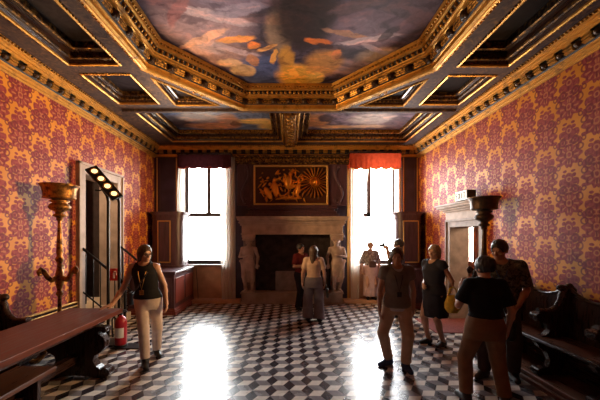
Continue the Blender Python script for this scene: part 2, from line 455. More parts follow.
def brick():
    t = NT('white_painted_brick'); v = t.coord(); x, y, z = t.sep(v)
    n = t.n.new('ShaderNodeTexBrick'); t.link(t.comb(t.m('ADD', x, y), z), n.inputs['Vector'])
    n.inputs['Scale'].default_value = 1; n.inputs['Brick Width'].default_value = .22; n.inputs['Row Height'].default_value = .085; n.inputs['Mortar Size'].default_value = .008
    n.inputs['Color1'].default_value = (.78, .72, .66, 1); n.inputs['Color2'].default_value = (.70, .63, .57, 1); n.inputs['Mortar'].default_value = (.45, .38, .33, 1)
    t.bump(n.outputs['Fac'], -.4, .01)
    return t.done(n.outputs['Color'], .8)
M['brick'] = brick()
M['frame_wood'] = wood('dark_window_frame', (.07, .045, .04), .45, 2)
def glass():
    t = NT('window_glass')
    tr = t.n.new('ShaderNodeBsdfTransparent'); tr.inputs[0].default_value = (.97, .98, .97, 1)
    gl = t.n.new('ShaderNodeBsdfGlossy'); gl.inputs['Roughness'].default_value = .02
    fr = t.n.new('ShaderNodeFresnel'); fr.inputs[0].default_value = 1.45
    mx = t.n.new('ShaderNodeMixShader'); t.link(fr.outputs[0], mx.inputs[0]); t.link(tr.outputs[0], mx.inputs[1]); t.link(gl.outputs[0], mx.inputs[2])
    t.link(mx.outputs[0], t.out.inputs[0]); return t.mat
M['glass'] = glass()
def sheer(name, c, alpha=.35):
    t = NT(name)
    tr = t.n.new('ShaderNodeBsdfTransparent'); df = t.n.new('ShaderNodeBsdfDiffuse'); tl = t.n.new('ShaderNodeBsdfTranslucent')
    for q in (df, tl): q.inputs[0].default_value = (*c, 1)
    a = t.n.new('ShaderNodeMixShader'); a.inputs[0].default_value = .55; t.link(df.outputs[0], a.inputs[1]); t.link(tl.outputs[0], a.inputs[2])
    b = t.n.new('ShaderNodeMixShader'); b.inputs[0].default_value = 1-alpha; t.link(tr.outputs[0], b.inputs[1]); t.link(a.outputs[0], b.inputs[2])
    t.link(b.outputs[0], t.out.inputs[0]); return t.mat
M['sheer'] = sheer('white_sheer_curtain', (.78, .70, .62), .25)
def velvet(name, c, tl=.25):
    t = NT(name); v = t.coord(); f = t.noise(v, 14, 3)
    col = t.mix(t.rng(f, .3, .7), tuple(x*.75 for x in c), c)
    t.done(col, .8, 0, .2)
    tn = t.n.new('ShaderNodeBsdfTranslucent'); t.link(col, tn.inputs[0])
    b = t.n.new('ShaderNodeMixShader'); b.inputs[0].default_value = tl; t.link(t.bsdf.outputs[0], b.inputs[1]); t.link(tn.outputs[0], b.inputs[2]); t.link(b.outputs[0], t.out.inputs[0])
    return t.mat
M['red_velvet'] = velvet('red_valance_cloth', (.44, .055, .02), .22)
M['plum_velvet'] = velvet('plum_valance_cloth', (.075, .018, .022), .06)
M['iron'] = simple('black_iron', (.012, .011, .012), .4, .6, .2, 20)
M['bronze'] = gold('dark_bronze', (.46, .21, .05), .34, (.05, .02, .008), .46)
M['bronze_black'] = gold('black_bronze', (.075, .045, .03), .38, (.02, .012, .01), .45)
M['ext_red'] = simple('extinguisher_red', (.36, .012, .025), .28, 0, .1, 4)
M['black'] = simple('black_plastic', (.012, .012, .013), .45)
M['white'] = simple('white_plastic', (.75, .75, .73), .5, 0, .03)
M['sign_red'] = simple('sign_red', (.55, .03, .03), .5, 0, .05)
M['grey_text'] = simple('grey_letters', (.28, .30, .32), .5, 0, .05)
M['carpet'] = simple('dull_red_carpet', (.22, .055, .045), .95, 0, .3, 40, .3)
M['step_white'] = simple('pale_worn_stone_steps', (.55, .48, .43), .6, 0, .15, 5, .1)
M['lamp_led'] = emit('warm_lamp_disc', (1.0, .62, .26), 2.2)
M['sign_lit'] = emit('lit_sign_face', (.95, .93, .88), .55)

# ================================================================ the room
XL, XR, YB, YF, ZC, ZT = -3.78, 3.585, 8.63, -2.2, 4.3, 5.0
def wall_with_holes(name, mat, plane, a0, a1, z0, z1, holes, thick, out):
    """plane 'x' or 'y' at value out[0]; the wall runs a0..a1 and grows outward by thick*out[1]"""
    xs = sorted({a0, a1, *[h[0] for h in holes], *[h[1] for h in holes]}); zs = sorted({z0, z1, *[h[2] for h in holes], *[h[3] for h in holes]})
    mb = MB(); p, sg = out
    for i in range(len(xs)-1):
        for k in range(len(zs)-1):
            cx, cz = (xs[i]+xs[i+1])/2, (zs[k]+zs[k+1])/2
            if any(h[0] < cx < h[1] and h[2] < cz < h[3] for h in holes): continue
            q0, q1 = sorted((p, p+sg*thick))
            if plane == 'x': mb.box(q0, q1, xs[i], xs[i+1], zs[k], zs[k+1])
            else: mb.box(xs[i], xs[i+1], q0, q1, zs[k], zs[k+1])
    return struct(name, mb, mat)
struct('floor', MB().box(-6.5, 6.5, YF-.4, 10.2, -.12, 0), M['floor'])
LD = (5.62, 6.69, 0, 2.98)        # left doorway (y0, y1, z0, z1)
RD = (5.77, 6.82, 0, 2.03)
wall_with_holes('wall_left', M['damask_y'], 'x', YF-.4, YB, 0, ZT, [LD], .35, (XL, -1))
wall_with_holes('wall_right', M['damask_y'], 'x', YF-.4, YB, 0, ZT, [RD], .35, (XR, 1))
struct('wall_front', MB().box(XL-.35, XR+.35, YF-.4, YF, 0, ZT), M['damask_x'])
WL, WR = (-3.05, -1.80, 1.03, 3.90), (1.80, 3.07, 1.03, 3.90)
wb = wall_with_holes('wall_back', M['plaster'], 'y', XL-.35, XR+.35, 0, ZT, [WL, WR], .5, (YB, 1))
# white painted brick lining of the window reveals
for i, w in enumerate((WL, WR)):
    mb = MB()
    mb.box(w[0]-.001, w[0]+.02, YB+.02, YB+.36, w[2], w[3]); mb.box(w[1]-.02, w[1]+.001, YB+.02, YB+.36, w[2], w[3])
    struct('trim_%d' % (i+1), mb, M['brick'])
# ceiling field with openings for the sunken pictures
HX, HF = 2.1, .90
OCT = [(-HF, .85), (HF, .85), (HX, 2.3), (HX, 4.5), (HF, 5.95), (-HF, 5.95), (-HX, 4.5), (-HX, 2.3)]
def rect(x0, x1, y0, y1): return [(x0, y0), (x1, y0), (x1, y1), (x0, y1)]
COF = {
 'large_left': rect(-3.17, -2.45, 2.40, 4.42), 'large_right': rect(2.45, 3.15, 2.40, 4.45),
 'small_left': rect(-3.17, -2.45, 4.70, 5.73), 'small_right': rect(2.45, 3.15, 4.74, 5.76),
 'tri_left': [(-2.14, 4.86), (-1.38, 5.80), (-2.14, 5.80)], 'tri_right': [(2.14, 4.90), (2.14, 5.82), (1.36, 5.82)],
 'back_left': rect(-3.06, -.20, 6.14, 8.05), 'back_right': rect(.20, 3.02, 6.14, 8.05)}
def field(outer, holes, z):
    bm = bmesh.new(); es = []
    for L in [outer]+holes:
        vs = [bm.verts.new((x, y, z)) for x, y in L]
        es += [bm.edges.new((vs[i], vs[(i+1) % len(vs)])) for i in range(len(vs))]
    bmesh.ops.triangle_fill(bm, use_beauty=True, use_dissolve=False, edges=es)
    return bm
cm = MB(); cm.bm(field(rect(XL-.1, XR+.1, YF-.1, YB+.1), [OCT]+list(COF.values()), ZC))
cm.box(XL-.4, XR+.4, YF-.4, YB+.5, ZT, ZT+.1)
struct('ceiling', cm, M['ceiling'])
# outer vestibules behind both doors
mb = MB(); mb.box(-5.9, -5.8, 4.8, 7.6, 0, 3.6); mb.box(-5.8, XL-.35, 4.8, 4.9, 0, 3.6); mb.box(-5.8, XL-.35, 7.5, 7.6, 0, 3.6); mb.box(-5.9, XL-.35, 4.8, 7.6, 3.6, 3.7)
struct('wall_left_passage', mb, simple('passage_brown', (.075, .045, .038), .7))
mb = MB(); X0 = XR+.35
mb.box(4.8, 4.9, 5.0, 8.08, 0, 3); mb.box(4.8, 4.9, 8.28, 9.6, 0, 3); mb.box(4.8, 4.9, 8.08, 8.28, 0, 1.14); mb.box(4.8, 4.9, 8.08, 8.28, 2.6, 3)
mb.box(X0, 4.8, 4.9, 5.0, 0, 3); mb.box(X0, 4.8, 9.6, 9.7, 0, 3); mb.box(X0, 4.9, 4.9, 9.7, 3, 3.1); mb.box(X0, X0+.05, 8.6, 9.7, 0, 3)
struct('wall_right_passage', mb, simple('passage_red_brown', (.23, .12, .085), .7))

# wall cornice: gilded bands, dark band, row of gilded brackets
room = rect(XL, XR, YF, YB)
mb = MB().sweep(room, [(0, 4.00), (.02, 3.995), (.025, 4.02), (.05, 4.03), (.055, 4.055), (.085, 4.065), (.09, 4.09)])
mb.sweep(room, [(.15, 4.20), (.17, 4.195), (.175, 4.225), (.20, 4.23), (.205, 4.255), (.235, 4.262), (.24, 4.285), (.26, 4.29), (.26, 4.3)])
cor = struct('trim_cornice', mb, M['gold_line'])
mb = MB().sweep(room, [(.09, 4.085), (.10, 4.10), (.11, 4.20), (.16, 4.205)]); struct('cornice_ground', mb, M['navy'], cor)
mb = MB()
dk = MB()
for p, d in walk_loop(room, .24, .10):
    nrm = Vector((-d.y, d.x)); c = p+nrm*.128
    for dz, o in ((.185, .012), (.150, .0), (.118, -.012)):
        mb.obox((c.x+nrm.x*o, c.y+nrm.y*o, 4.0+dz), (d.x*.060, d.y*.060, 0), (nrm.x*.022, nrm.y*.022, .004), (0, 0, .009))
    for s_, r_ in ((.12, .042), (.095, .025), (.145, .025)):
        q = c+d*s_; dk.ball((q.x, q.y, 4.145), (r_, r_, r_*.9), 8, 5)
struct('cornice_leaves', dk, M['bronze_black'], cor)
struct('cornice_brackets', mb, M['gold_line'], cor)
mb = MB()
for p, d in walk_loop(room, .05, .1):
    nrm = Vector((-d.y, d.x)); c = p+nrm*.255; mb.ball((c.x, c.y, 4.285), (.018, .018, .014), 6, 4)
struct('cornice_beads', mb, M['gold'], cor)
# dado rail and dado along the side walls
for nm, x, sg, brk in (('baseboard_left', XL, 1, LD), ('baseboard_right', XR, -1, RD)):
    g = MB(); k = MB()
    for y0, y1 in ((YF, brk[0]-.2), (brk[1]+.2, YB)):
        a, b = sorted((x, x+sg*.03)); k.box(a, b, y0, y1, 0, .60)
        a, b = sorted((x, x+sg*.055)); g.box(a, b, y0, y1, .60, .625, .006); g.box(a, b, y0, y1, .665, .69, .006)
        a, b = sorted((x, x+sg*.04)); k.box(a, b, y0, y1, .625, .665)
    o = struct(nm, k, M['dark_wood']); struct('gilt_rail', g, M['gilt_line'], o)

# ---------------------------------------------------------------- ceiling pictures
P = {}
P['oct'] = blobs('cloud_painting', (.050, .034, .058), [
    (-.1, 3.3, .8, .40, (.16, .13, .20), .8), (-1.15, 4.05, .70, .62, (.40, .27, .34), .9), (-1.35, 3.55, .5, .4, (.20, .10, .14), .85), (-.72, 3.55, .55, .40, (.26, .20, .32), .9),
    (-.95, 4.85, .50, .34, (.42, .24, .22), .9), (-1.25, 4.60, .35, .22, (.50, .36, .38), .9),
    (1.05, 4.25, .62, .42, (.22, .15, .22), .9), (1.45, 4.85, .42, .26, (.50, .36, .30), .95), (1.0, 5.15, .45, .24, (.34, .23, .26), .9), (1.5, 3.9, .45, .4, (.11, .07, .10), .85),
    (-.42, 5.25, .60, .50, (.075, .10, .25), .98), (-.15, 4.3, .22, .5, (.30, .20, .14), .85), (.20, 3.95, .46, .80, (.032, .018, .018), .97),
    (.12, 5.42, .38, .40, (.80, .40, .06), .97), (.55, 5.05, .34, .42, (.52, .24, .06), .92), (-.05, 4.95, .14, .40, (.62, .30, .05), .9), (.45, 5.5, .20, .20, (.85, .48, .10), .9),
    (-.80, 5.25, .24, .22, (.66, .42, .22), .9), (-.98, 5.02, .22, .14, (.74, .46, .28), .9),
    (-1.25, 4.42, .52, .085, (.80, .46, .36), .95, -.50), (-.95, 3.95, .55, .11, (.58, .46, .58), .9, .35), (-1.4, 3.85, .40, .09, (.36, .15, .18), .9, -.9), (-.66, 3.85, .42, .11, (.40, .34, .50), .85, -.2),
    (-.78, 4.42, .32, .085, (.86, .36, .09), .97, -.15), (-.55, 4.56, .11, .10, (.74, .24, .05), .95), (-.34, 4.62, .20, .055, (.82, .40, .14), .95, -.5), (-.24, 4.86, .055, .22, (.84, .40, .10), .97, .15),
    (-.85, 4.68, .42, .08, (.56, .40, .46), .85, .4), (-.60, 4.95, .10, .20, (.50, .22, .10), .85, -.3),
    (.42, 4.46, .24, .09, (.66, .17, .03), .97, .2), (.52, 4.56, .17, .06, (.05, .02, .02), .95, .3), (.72, 4.80, .10, .13, (.58, .22, .07), .92), (.80, 4.30, .42, .06, (.46, .24, .16), .9, .3),
    (1.12, 4.42, .48, .075, (.60, .46, .54), .92, -.25), (1.25, 4.0, .50, .10, (.16, .10, .15), .9, .4), (.85, 3.75, .45, .12, (.12, .07, .09), .9, -.4), (1.30, 4.66, .30, .055, (.48, .36, .44), .9, .6), (1.38, 4.30, .09, .22, (.06, .04, .06), .85, .4)],
    warp=.085, wscale=4.2, tex=.35, tscale=3.0, off=(0, 3.4))
P['back_left'] = blobs('sky_painting_left', (.10, .14, .27), [
    (-2.7, 7.3, .4, .5, (.06, .045, .05), .9), (-2.05, 7.0, .55, .35, (.62, .52, .45), .9), (-1.9, 7.55, .7, .25, (.72, .36, .16), .9), (-1.45, 7.2, .3, .5, (.60, .34, .22), .85),
    (-1.3, 7.4, .14, .2, (.20, .10, .07), .9), (-.75, 7.25, .5, .22, (.75, .52, .18), .95), (-.45, 7.6, .35, .3, (.70, .48, .16), .9), (-.9, 7.85, .5, .2, (.16, .20, .33), .9)], warp=.12, wscale=2.5, tex=.3, tscale=4, off=(-1.63, 7.095))
P['back_right'] = blobs('cloud_painting_right', (.14, .11, .16), [
    (.55, 7.2, .4, .45, (.55, .26, .10), .85), (.8, 7.05, .2, .25, (.05, .04, .06), .9), (1.1, 7.6, .5, .14, (.66, .40, .22), .9), (1.9, 7.1, .6, .35, (.55, .48, .47), .9), (2.0, 7.55, .6, .12, (.68, .50, .36), .9),
    (1.3, 7.85, .7, .15, (.20, .24, .34), .8), (2.6, 7.4, .4, .5, (.14, .10, .12), .8)], warp=.12, wscale=2.5, tex=.3, tscale=4, off=(1.61, 7.095))
P['dark'] = blobs('dark_grisaille', (.010, .007, .009), [(.05, .15, .25, .45, (.055, .042, .042), .8)], warp=.15, tex=.5)
P['darker'] = blobs('black_grisaille', (.006, .004, .005), [(0, .1, .2, .45, (.016, .012, .013), .7)], warp=.15, tex=.5)
P['violet'] = blobs('violet_grisaille', (.020, .015, .021), [(0, 0, .25, .3, (.042, .034, .045), .7)], warp=.1, tex=.4)
def poly_canvas(loop, z): return MB().add([(x, y, z) for x, y in loop], [list(range(len(loop)))]).add([(x, y, z+.02) for x, y in loop], [list(range(len(loop)))])
def ccw(L):
    a = sum(L[i-1][0]*L[i][1]-L[i][0]*L[i-1][1] for i in range(len(L))); return L if a > 0 else L[::-1]
def coffer(key, name, label, mat, depth, w, cat='ceiling panel'):
    L = ccw(COF[key]); cx = sum(p[0] for p in L)/len(L); cy = sum(p[1] for p in L)/len(L)
    r = thing(name, label, cat, (cx, cy, ZC), 0, 'sunken pictures in the gilded ceiling')
    part('canvas', poly_canvas(offset_loop(L, w-.01), ZC+depth), mat, r)
    g = MB().sweep(L, [(-.028, ZC+.002), (-.028, ZC-.012), (-.010, ZC-.02), (.004, ZC-.010), (.004, ZC+.02)])
    part('gilt_edge', g, M['gold_line'], r)
    part('cove', MB().sweep(L, [(.003, ZC+.01), (.02, ZC+.05), (w*.45, ZC+.06), (w*.5, ZC+depth*.6), (w, ZC+depth*.66), (w, ZC+depth)]), M['dark_wood'], r)
    g = MB().sweep(L, [(w*.34, ZC+.055), (w*.38, ZC+.04), (w*.47, ZC+.05), (w*.48, ZC+.08)])
    g.sweep(L, [(w*.86, ZC+depth*.64), (w*.90, ZC+depth*.58), (w*1.02, ZC+depth*.62), (w*1.02, ZC+depth+.005)])
    part('inner_moulding', g, M['gold_old'] if not key.startswith('back') else M['gold'], r)
    b = MB()
    for p, d in walk_loop(L, .05, .02): b.ball((p.x+d.y*.034, p.y-d.x*.034, ZC-.006), (.014, .014, .012), 6, 4)
    part('bead_row', b, M['gold'], r)
    return r
coffer('large_left', 'ceiling_panel', 'large dark sunken ceiling panel with a grey painted figure, over the left wall', P['dark'], .22, .16)
coffer('large_right', 'ceiling_panel', 'large nearly black sunken ceiling panel over the right wall', P['darker'], .24, .16)
coffer('small_left', 'ceiling_panel', 'small four-sided violet-grey ceiling panel on the left, beyond the large dark one', P['violet'], .16, .13)
coffer('small_right', 'ceiling_panel', 'small four-sided dark ceiling panel on the right, beyond the large black one', P['darker'], .16, .13)
coffer('tri_left', 'triangular_ceiling_panel', 'three-cornered dark blue ceiling panel left of the octagon', P['violet'], .12, .09)
coffer('tri_right', 'triangular_ceiling_panel', 'three-cornered dark ceiling panel right of the octagon, gold edged', P['darker'], .12, .09)
coffer('back_left', 'ceiling_painting', 'oblong ceiling painting of blue sky and yellow drapery above the left window', P['back_left'], .22, .24, 'painting')
coffer('back_right', 'ceiling_painting', 'oblong ceiling painting of dusky cloud and pale drapery above the right window', P['back_right'], .22, .24, 'painting')
# octagon
r = thing('octagonal_ceiling_painting', 'huge octagonal ceiling painting of clouds and drapery in a deep gilded frame', 'painting', (0, 3.4, ZC), 0, 'sunken pictures in the gilded ceiling')
part('canvas', poly_canvas(offset_loop(OCT, .25), 4.655), P['oct'], r)
g = MB().sweep(OCT, [(-.09, 4.302), (-.09, 4.275), (-.05, 4.262), (-.03, 4.27), (-.005, 4.262), (.02, 4.28), (.02, 4.33), (.04, 4.335), (.045, 4.355)])
g.sweep(OCT, [(.095, 4.455), (.10, 4.44), (.125, 4.45), (.13, 4.475), (.15, 4.485), (.155, 4.50)])
g.sweep(OCT, [(.185, 4.565), (.19, 4.55), (.215, 4.565), (.22, 4.60), (.25, 4.61), (.26, 4.66)])
part('frame_moulding', g, M['gold_line'], r)
part('frieze', MB().sweep(OCT, [(.04, 4.345), (.06, 4.36), (.10, 4.46), (.15, 4.49), (.19, 4.57)]), M['navy'], r)
a = MB(); b = MB(); c = MB()
dk = MB()
for p, d in walk_loop(OCT, .31, .03):
    n = Vector((-d.y, d.x)); e = p+n*.075
    up = Vector((n.x*.35, n.y*.35, .94)); out = Vector((n.x*.9, n.y*.9, -.35))
    for k, hh in ((-.030, .009), (0, .010), (.030, .009)):
        a.obox(Vector((e.x, e.y, 4.40))+up*k, (d.x*.078, d.y*.078, 0), up*hh, out*.016)
    for s in (-1, 1):
        h = e+d*(.092*s); a.ball((h.x, h.y, 4.395), (.018, .018, .034), 8, 5)
    for s_, r_, z_ in ((.155, .055, 4.395), (.125, .030, 4.42), (.185, .030, 4.42), (.125, .030, 4.37), (.185, .030, 4.37)):
        q = e+d*s_; dk.ball((q.x+n.x*.01, q.y+n.y*.01, z_), (r_, r_, r_), 8, 6)
part('frieze_leaves', dk, M['bronze_black'], r)
for p, d in walk_loop(OCT, .085, .02):
    n = Vector((-d.y, d.x)); e = p+n*.172; b.ball((e.x, e.y, 4.525), (.027, .027, .032), 8, 5)
for p, d in walk_loop(OCT, .055, .02):
    n = Vector((-d.y, d.x)); e = p-n*.07; c.ball((e.x, e.y, 4.272), (.02, .02, .014), 6, 4)
    e = p+n*.235; c.ball((e.x, e.y, 4.605), (.018, .018, .016), 6, 4)
part('carved_brackets', a, M['gold_bright'], r); part('egg_row', b, M['gold_bright'], r); part('bead_row', c, M['gold_bright'], r)
# small gilt rosettes beside the octagon
for sx in (-1, 1):
    q = MB()
    for k in range(2):
        q.ball((sx*(1.55+.09*k)-(.0 if sx > 0 else 0), 5.40-.0-.11*k, 4.295), (.035, .035, .022), 10, 6)
    tag(q.build('ceiling_rosette', M['bronze']), 'pair of small dark bosses on the painted ceiling band, %s of the octagon' % ('left' if sx < 0 else 'right'), 'ceiling boss', 'bosses beside the octagon')
# cross rail in front of the back pictures and the carved bracket between them
mb = MB().box(-3.28, 3.24, 6.0, 6.09, 4.255, 4.305, .012); mb.box(-3.28, 3.24, 6.09, 6.12, 4.275, 4.305)
struct('trim_cross_rail', mb, M['ceiling'])
r = thing('carved_ceiling_bracket', 'gilded carved bracket between the two oblong ceiling paintings', 'bracket', (0, 7.1, ZC))
pr = [(0, 0)]
mb = MB()
def cons(y): 
    t = (y-6.12)/1.95; return .06+.10*t*t
n = 14
vs = []; fs = []
for i in range(n+1):
    y = 6.14+1.92*i/n; z = 4.3-cons(y); w = .13
    vs += [(-w, y, 4.31), (-w, y, z+.02), (-w*.8, y, z), (w*.8, y, z), (w, y, z+.02), (w, y, 4.31)]
for i in range(n):
    for k in range(5): fs.append([i*6+k, i*6+k+1, i*6+k+7, i*6+k+6])
fs += [[0, 1, 2, 3, 4, 5], [n*6+k for k in range(6)]]
mb.add(vs, fs, False); part('console', mb, M['bronze'], r)
mb = MB()
for i in range(9):
    y = 6.25+.2*i; z = 4.3-cons(y)
    mb.ball((0, y, z-.005), (.075, .08, .03), 10, 6)
    for s in (-1, 1): mb.ball((s*.07, y+.1, z), (.03, .05, .025), 8, 5)
part('acanthus_leaves', mb, M['gold'], r)
mb = MB()
for s in (-1, 1): mb.tube([(s*.165, 6.14, 4.27), (s*.165, 8.05, 4.25)], .022, 8)
part('side_bead', mb, M['gold_bright'], r)
# ================================================================ back wall
# low step and orange stone strip along the back wall
mb = MB(); mb.box(-2.72, -1.36, 8.30, YB, 0, .09, .008); mb.box(1.46, 2.95, 8.30, YB, 0, .09, .008)
struct('trim_step', mb, M['plaster'])
# dark boarding over the back wall between and beside the windows
mb = MB()
for x0, x1 in ((XL, -3.10), (-1.62, 1.66), (3.12, XR)): mb.box(x0, x1, YB-.05, YB, 0, 4.02)
mb.box(-3.10, -1.62, YB-.04, YB, 3.92, 4.02); mb.box(1.66, 3.12, YB-.04, YB, 3.92, 4.02)
o = struct('trim_back_panelling', mb, M['violet_panel'])
mb = MB()
for x in (-3.70, -3.16, 3.16, 3.545): mb.box(x-.015, x+.015, YB-.065, YB-.05, 1.0, 4.0)
for x in (-1.60, 1.62): mb.box(x-.03, x+.03, YB-.07, YB-.05, 0, 3.95)
struct('gilt_strip', mb, M['gilt_line'], o)
mb = MB()
for x0, x1 in ((-3.72, -3.14), (3.14, 3.56)):
    for a, b in ((x0+.08, x0+.1), (x1-.1, x1-.08)): mb.box(a, b, YB-.06, YB-.05, 2.55, 3.85)
struct('panel_bead', mb, M['plum_wood'], o)

def window(idx, w, open_kind):
    x0, x1, z0, z1 = w; y = YB+.37; xm = x0+.60 if idx == 1 else x0+.50
    f = MB(); t = .085
    f.box(x0, x0+t, y, y+.07, z0, z1); f.box(x1-t, x1, y, y+.07, z0, z1); f.box(x0, x1, y, y+.07, z0, z0+t); f.box(x0, x1, y, y+.07, z1-t, z1)
    fr = struct('window_%d' % idx, f, M['frame_wood'])
    zt = 2.44
    q = MB()
    if idx == 1:
        q.box(x0, x1, y-.01, y+.08, zt-.06, zt+.06); q.box(xm+.08-.055, xm+.08+.055, y-.005, y+.075, zt, z1)
        struct('glazing_bar', q, M['frame_wood'], fr)
        p = MB().box(x0+t, xm+.025, y+.03, y+.036, zt+.035, z1-t); p.box(xm+.135, x1-t, y+.03, y+.036, zt+.035, z1-t)
        p.box(x0+t, x1-t, y+.03, y+.036, z0+t, zt-.035)
        struct('pane', p, M['glass'], fr)
    else:
        q.box(x0, xm+.045, y-.03, y+.08, zt-.07, zt+.05); q.box(xm-.06, xm+.06, y-.03, y+.075, zt-.05, z1)
        struct('glazing_bar', q, M['frame_wood'], fr)
        struct('pane', MB().box(x0+t, xm-.03, y+.03, y+.036, zt+.035, z1-t), M['glass'], fr)
        # casement swung inwards, seen on edge at the right
        s = MB(); a = x1-.075
        s.box(a, a+.04, y-.55, y, z0+.05, z0+.10); s.box(a, a+.04, y-.55, y, zt-.55, zt-.50)
        s.box(a, a+.04, y-.55, y-.50, z0+.05, zt-.50); s.box(a, a+.04, y-.05, y, z0+.05, zt-.50)
        c = struct('casement', s, M['frame_wood'], fr)
        struct('casement_pane', MB().box(a+.017, a+.023, y-.5, y-.05, z0+.10, zt-.55), M['glass'], c)
    b = MB().box(x0-.06, x1+.06, YB-.10, YB+.37, z0-.045, z0, .008)
    struct('window_sill', b, M['stone'], fr)
    return fr
window(1, WL, 0); window(2, WR, 1)

# curtains: folded sheets with real depth
def curtain(name, label, x0, x1, y, z0, z1, folds, gather=None, mat='sheer', amp=.035, group=None):
    n, m = folds*10, 24; vs = []; fs = []
    for j in range(m+1):
        t = j/m; z = z0+(z1-z0)*t
        for i in range(n+1):
            u = i/n
            a, b = x0, x1
            if gather: a, b = gather(t, x0, x1)
            x = a+(b-a)*u
            vs.append((x, y+amp*math.sin(u*folds*2*PI+.7*math.sin(3*t))*(.7+.3*math.sin(5*u))+.012*math.sin(9*t+4*u), z))
    for j in range(m):
        for i in range(n): fs.append([j*(n+1)+i, j*(n+1)+i+1, (j+1)*(n+1)+i+1, (j+1)*(n+1)+i])
    mb = MB().add(vs, fs, True)
    o = mb.build(name, M[mat]); o.location = (0, 0, 0)
    return tag(o, label, 'curtain', group or 'sheer curtains at the two windows')
curtain('curtain', 'narrow white sheer curtain at the left edge of the left window', -3.05, -2.86, 8.42, 2.40, 3.98, 3, lambda t, a, b: (a-.06*(1-t), b-.10*(1-t)))
curtain('curtain', 'long white sheer curtain between the left window and the fireplace', -1.86, -1.50, 8.40, .10, 3.98, 5, lambda t, a, b: (a-.04*math.sin(t*3), b+.02*(1-t)))
curtain('curtain', 'long white sheer curtain hanging at the left side of the right window', 1.66, 1.98, 8.40, .11, 3.95, 5, lambda t, a, b: (a+.0*t, b-.10*(1-t)))
curtain('curtain', 'white sheer curtain drawn slantwise across the upper right window', 1.96, 2.16, 8.44, 2.0, 3.95, 3, lambda t, a, b: (a-.02+.06*t, a+.03+(b-a)*t**1.2), amp=.02)
def valance(label, x0, x1, z0, z1, mat, trim):
    r = thing('valance', label, 'valance', ((x0+x1)/2, 8.3, z1), 0, 'scalloped valances over the windows')
    n = 70; m = 6; vs = []; fs = []
    L = x1-x0
    def pt(u, t):
        x = x0+L*u; sc = .045*abs(math.sin(u*PI*5)); zz = z1-(z1-z0-.04)*t-(sc if t > .99 else sc*t)
        dep = 0.0
        y = 8.26+.016*math.sin(u*60)*t
        return (x, y, zz)
    for j in range(m+1):
        for i in range(n+1): vs.append(pt(i/n, j/m))
    for j in range(m):
        for i in range(n): fs.append([j*(n+1)+i, j*(n+1)+i+1, (j+1)*(n+1)+i+1, (j+1)*(n+1)+i])
    mb = MB().add(vs, fs, True)
    for x in (x0, x1):
        mb.add([(x, 8.26, z0+.04), (x, 8.56, z0+.04), (x, 8.56, z1), (x, 8.26, z1)], [(0, 1, 2, 3)])
    part('drop', mb, M[mat], r)
    f = MB().tube([(p[0], p[1]-.006, p[2]) for p in (pt(i/n, 1) for i in range(n+1))], .016, 6)
    part('fringe', f, M[trim], r)
    part('pelmet_board', MB().box(x0-.02, x1+.02, 8.24, 8.58, z1-.02, z1+.04, .006), M['dark_wood'], r)
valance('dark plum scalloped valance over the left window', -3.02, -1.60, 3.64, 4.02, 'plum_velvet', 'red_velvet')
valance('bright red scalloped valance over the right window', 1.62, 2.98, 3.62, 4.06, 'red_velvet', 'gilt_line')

# ---------------------------------------------------------------- fireplace
FX = .055
r = thing('fireplace', 'monumental carved stone fireplace with caryatids between the two windows', 'fireplace', (FX, 8.3, 0))
mb = MB().box(-1.33, 1.44, 8.22, YB-.05, 0, .05, .01); mb.box(-1.30, 1.41, 8.24, YB-.05, .05, .27, .015); mb.box(-1.33, 1.44, 8.21, YB-.05, .27, .31, .01)
part('hearth', mb, M['stone'], r)
mb = MB()
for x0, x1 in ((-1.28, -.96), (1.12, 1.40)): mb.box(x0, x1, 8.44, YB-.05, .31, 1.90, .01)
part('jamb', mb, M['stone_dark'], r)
mb = MB().box(-.96, 1.12, 8.56, YB-.051, .31, 1.90); mb.box(-.55, .35, 8.50, 8.57, .31, .80, .02)
part('firebox', mb, M['soot'], r)
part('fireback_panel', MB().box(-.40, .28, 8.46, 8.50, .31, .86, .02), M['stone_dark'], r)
mb = MB().box(-1.30, 1.42, 8.28, YB-.05, 1.88, 2.12, .01); mb.box(-1.32, 1.44, 8.26, YB-.05, 1.86, 1.90, .008)
part('lintel', mb, M['marble'], r)
mb = MB()
for k, (d, z0, z1) in enumerate(((.0, 2.10, 2.16), (.05, 2.16, 2.205), (.03, 2.205, 2.24), (.10, 2.24, 2.29), (.125, 2.29, 2.345))):
    mb.box(-1.34-d*.7, 1.46+d*.7, 8.26-d, YB-.05, z0, z1, .008)
part('mantel_cornice', mb, M['marble'], r)
mb = MB()
for i in range(58): mb.box(-1.34+i*.0487, -1.34+i*.0487+.026, 8.19, 8.22, 2.206, 2.238)
part('dentils', mb, M['marble'], r)
mb = MB()
for d, z0, z1 in ((.0, 2.34, 2.42), (-.06, 2.42, 2.50), (-.10, 2.50, 2.56), (-.03, 2.56, 2.60), (-.05, 2.60, 2.66)):
    mb.box(-1.20-d, 1.32+d, 8.26-d*1.2, YB-.05, z0, z1, .012)
part('stepped_mantel', mb, M['plum_wood'], r)
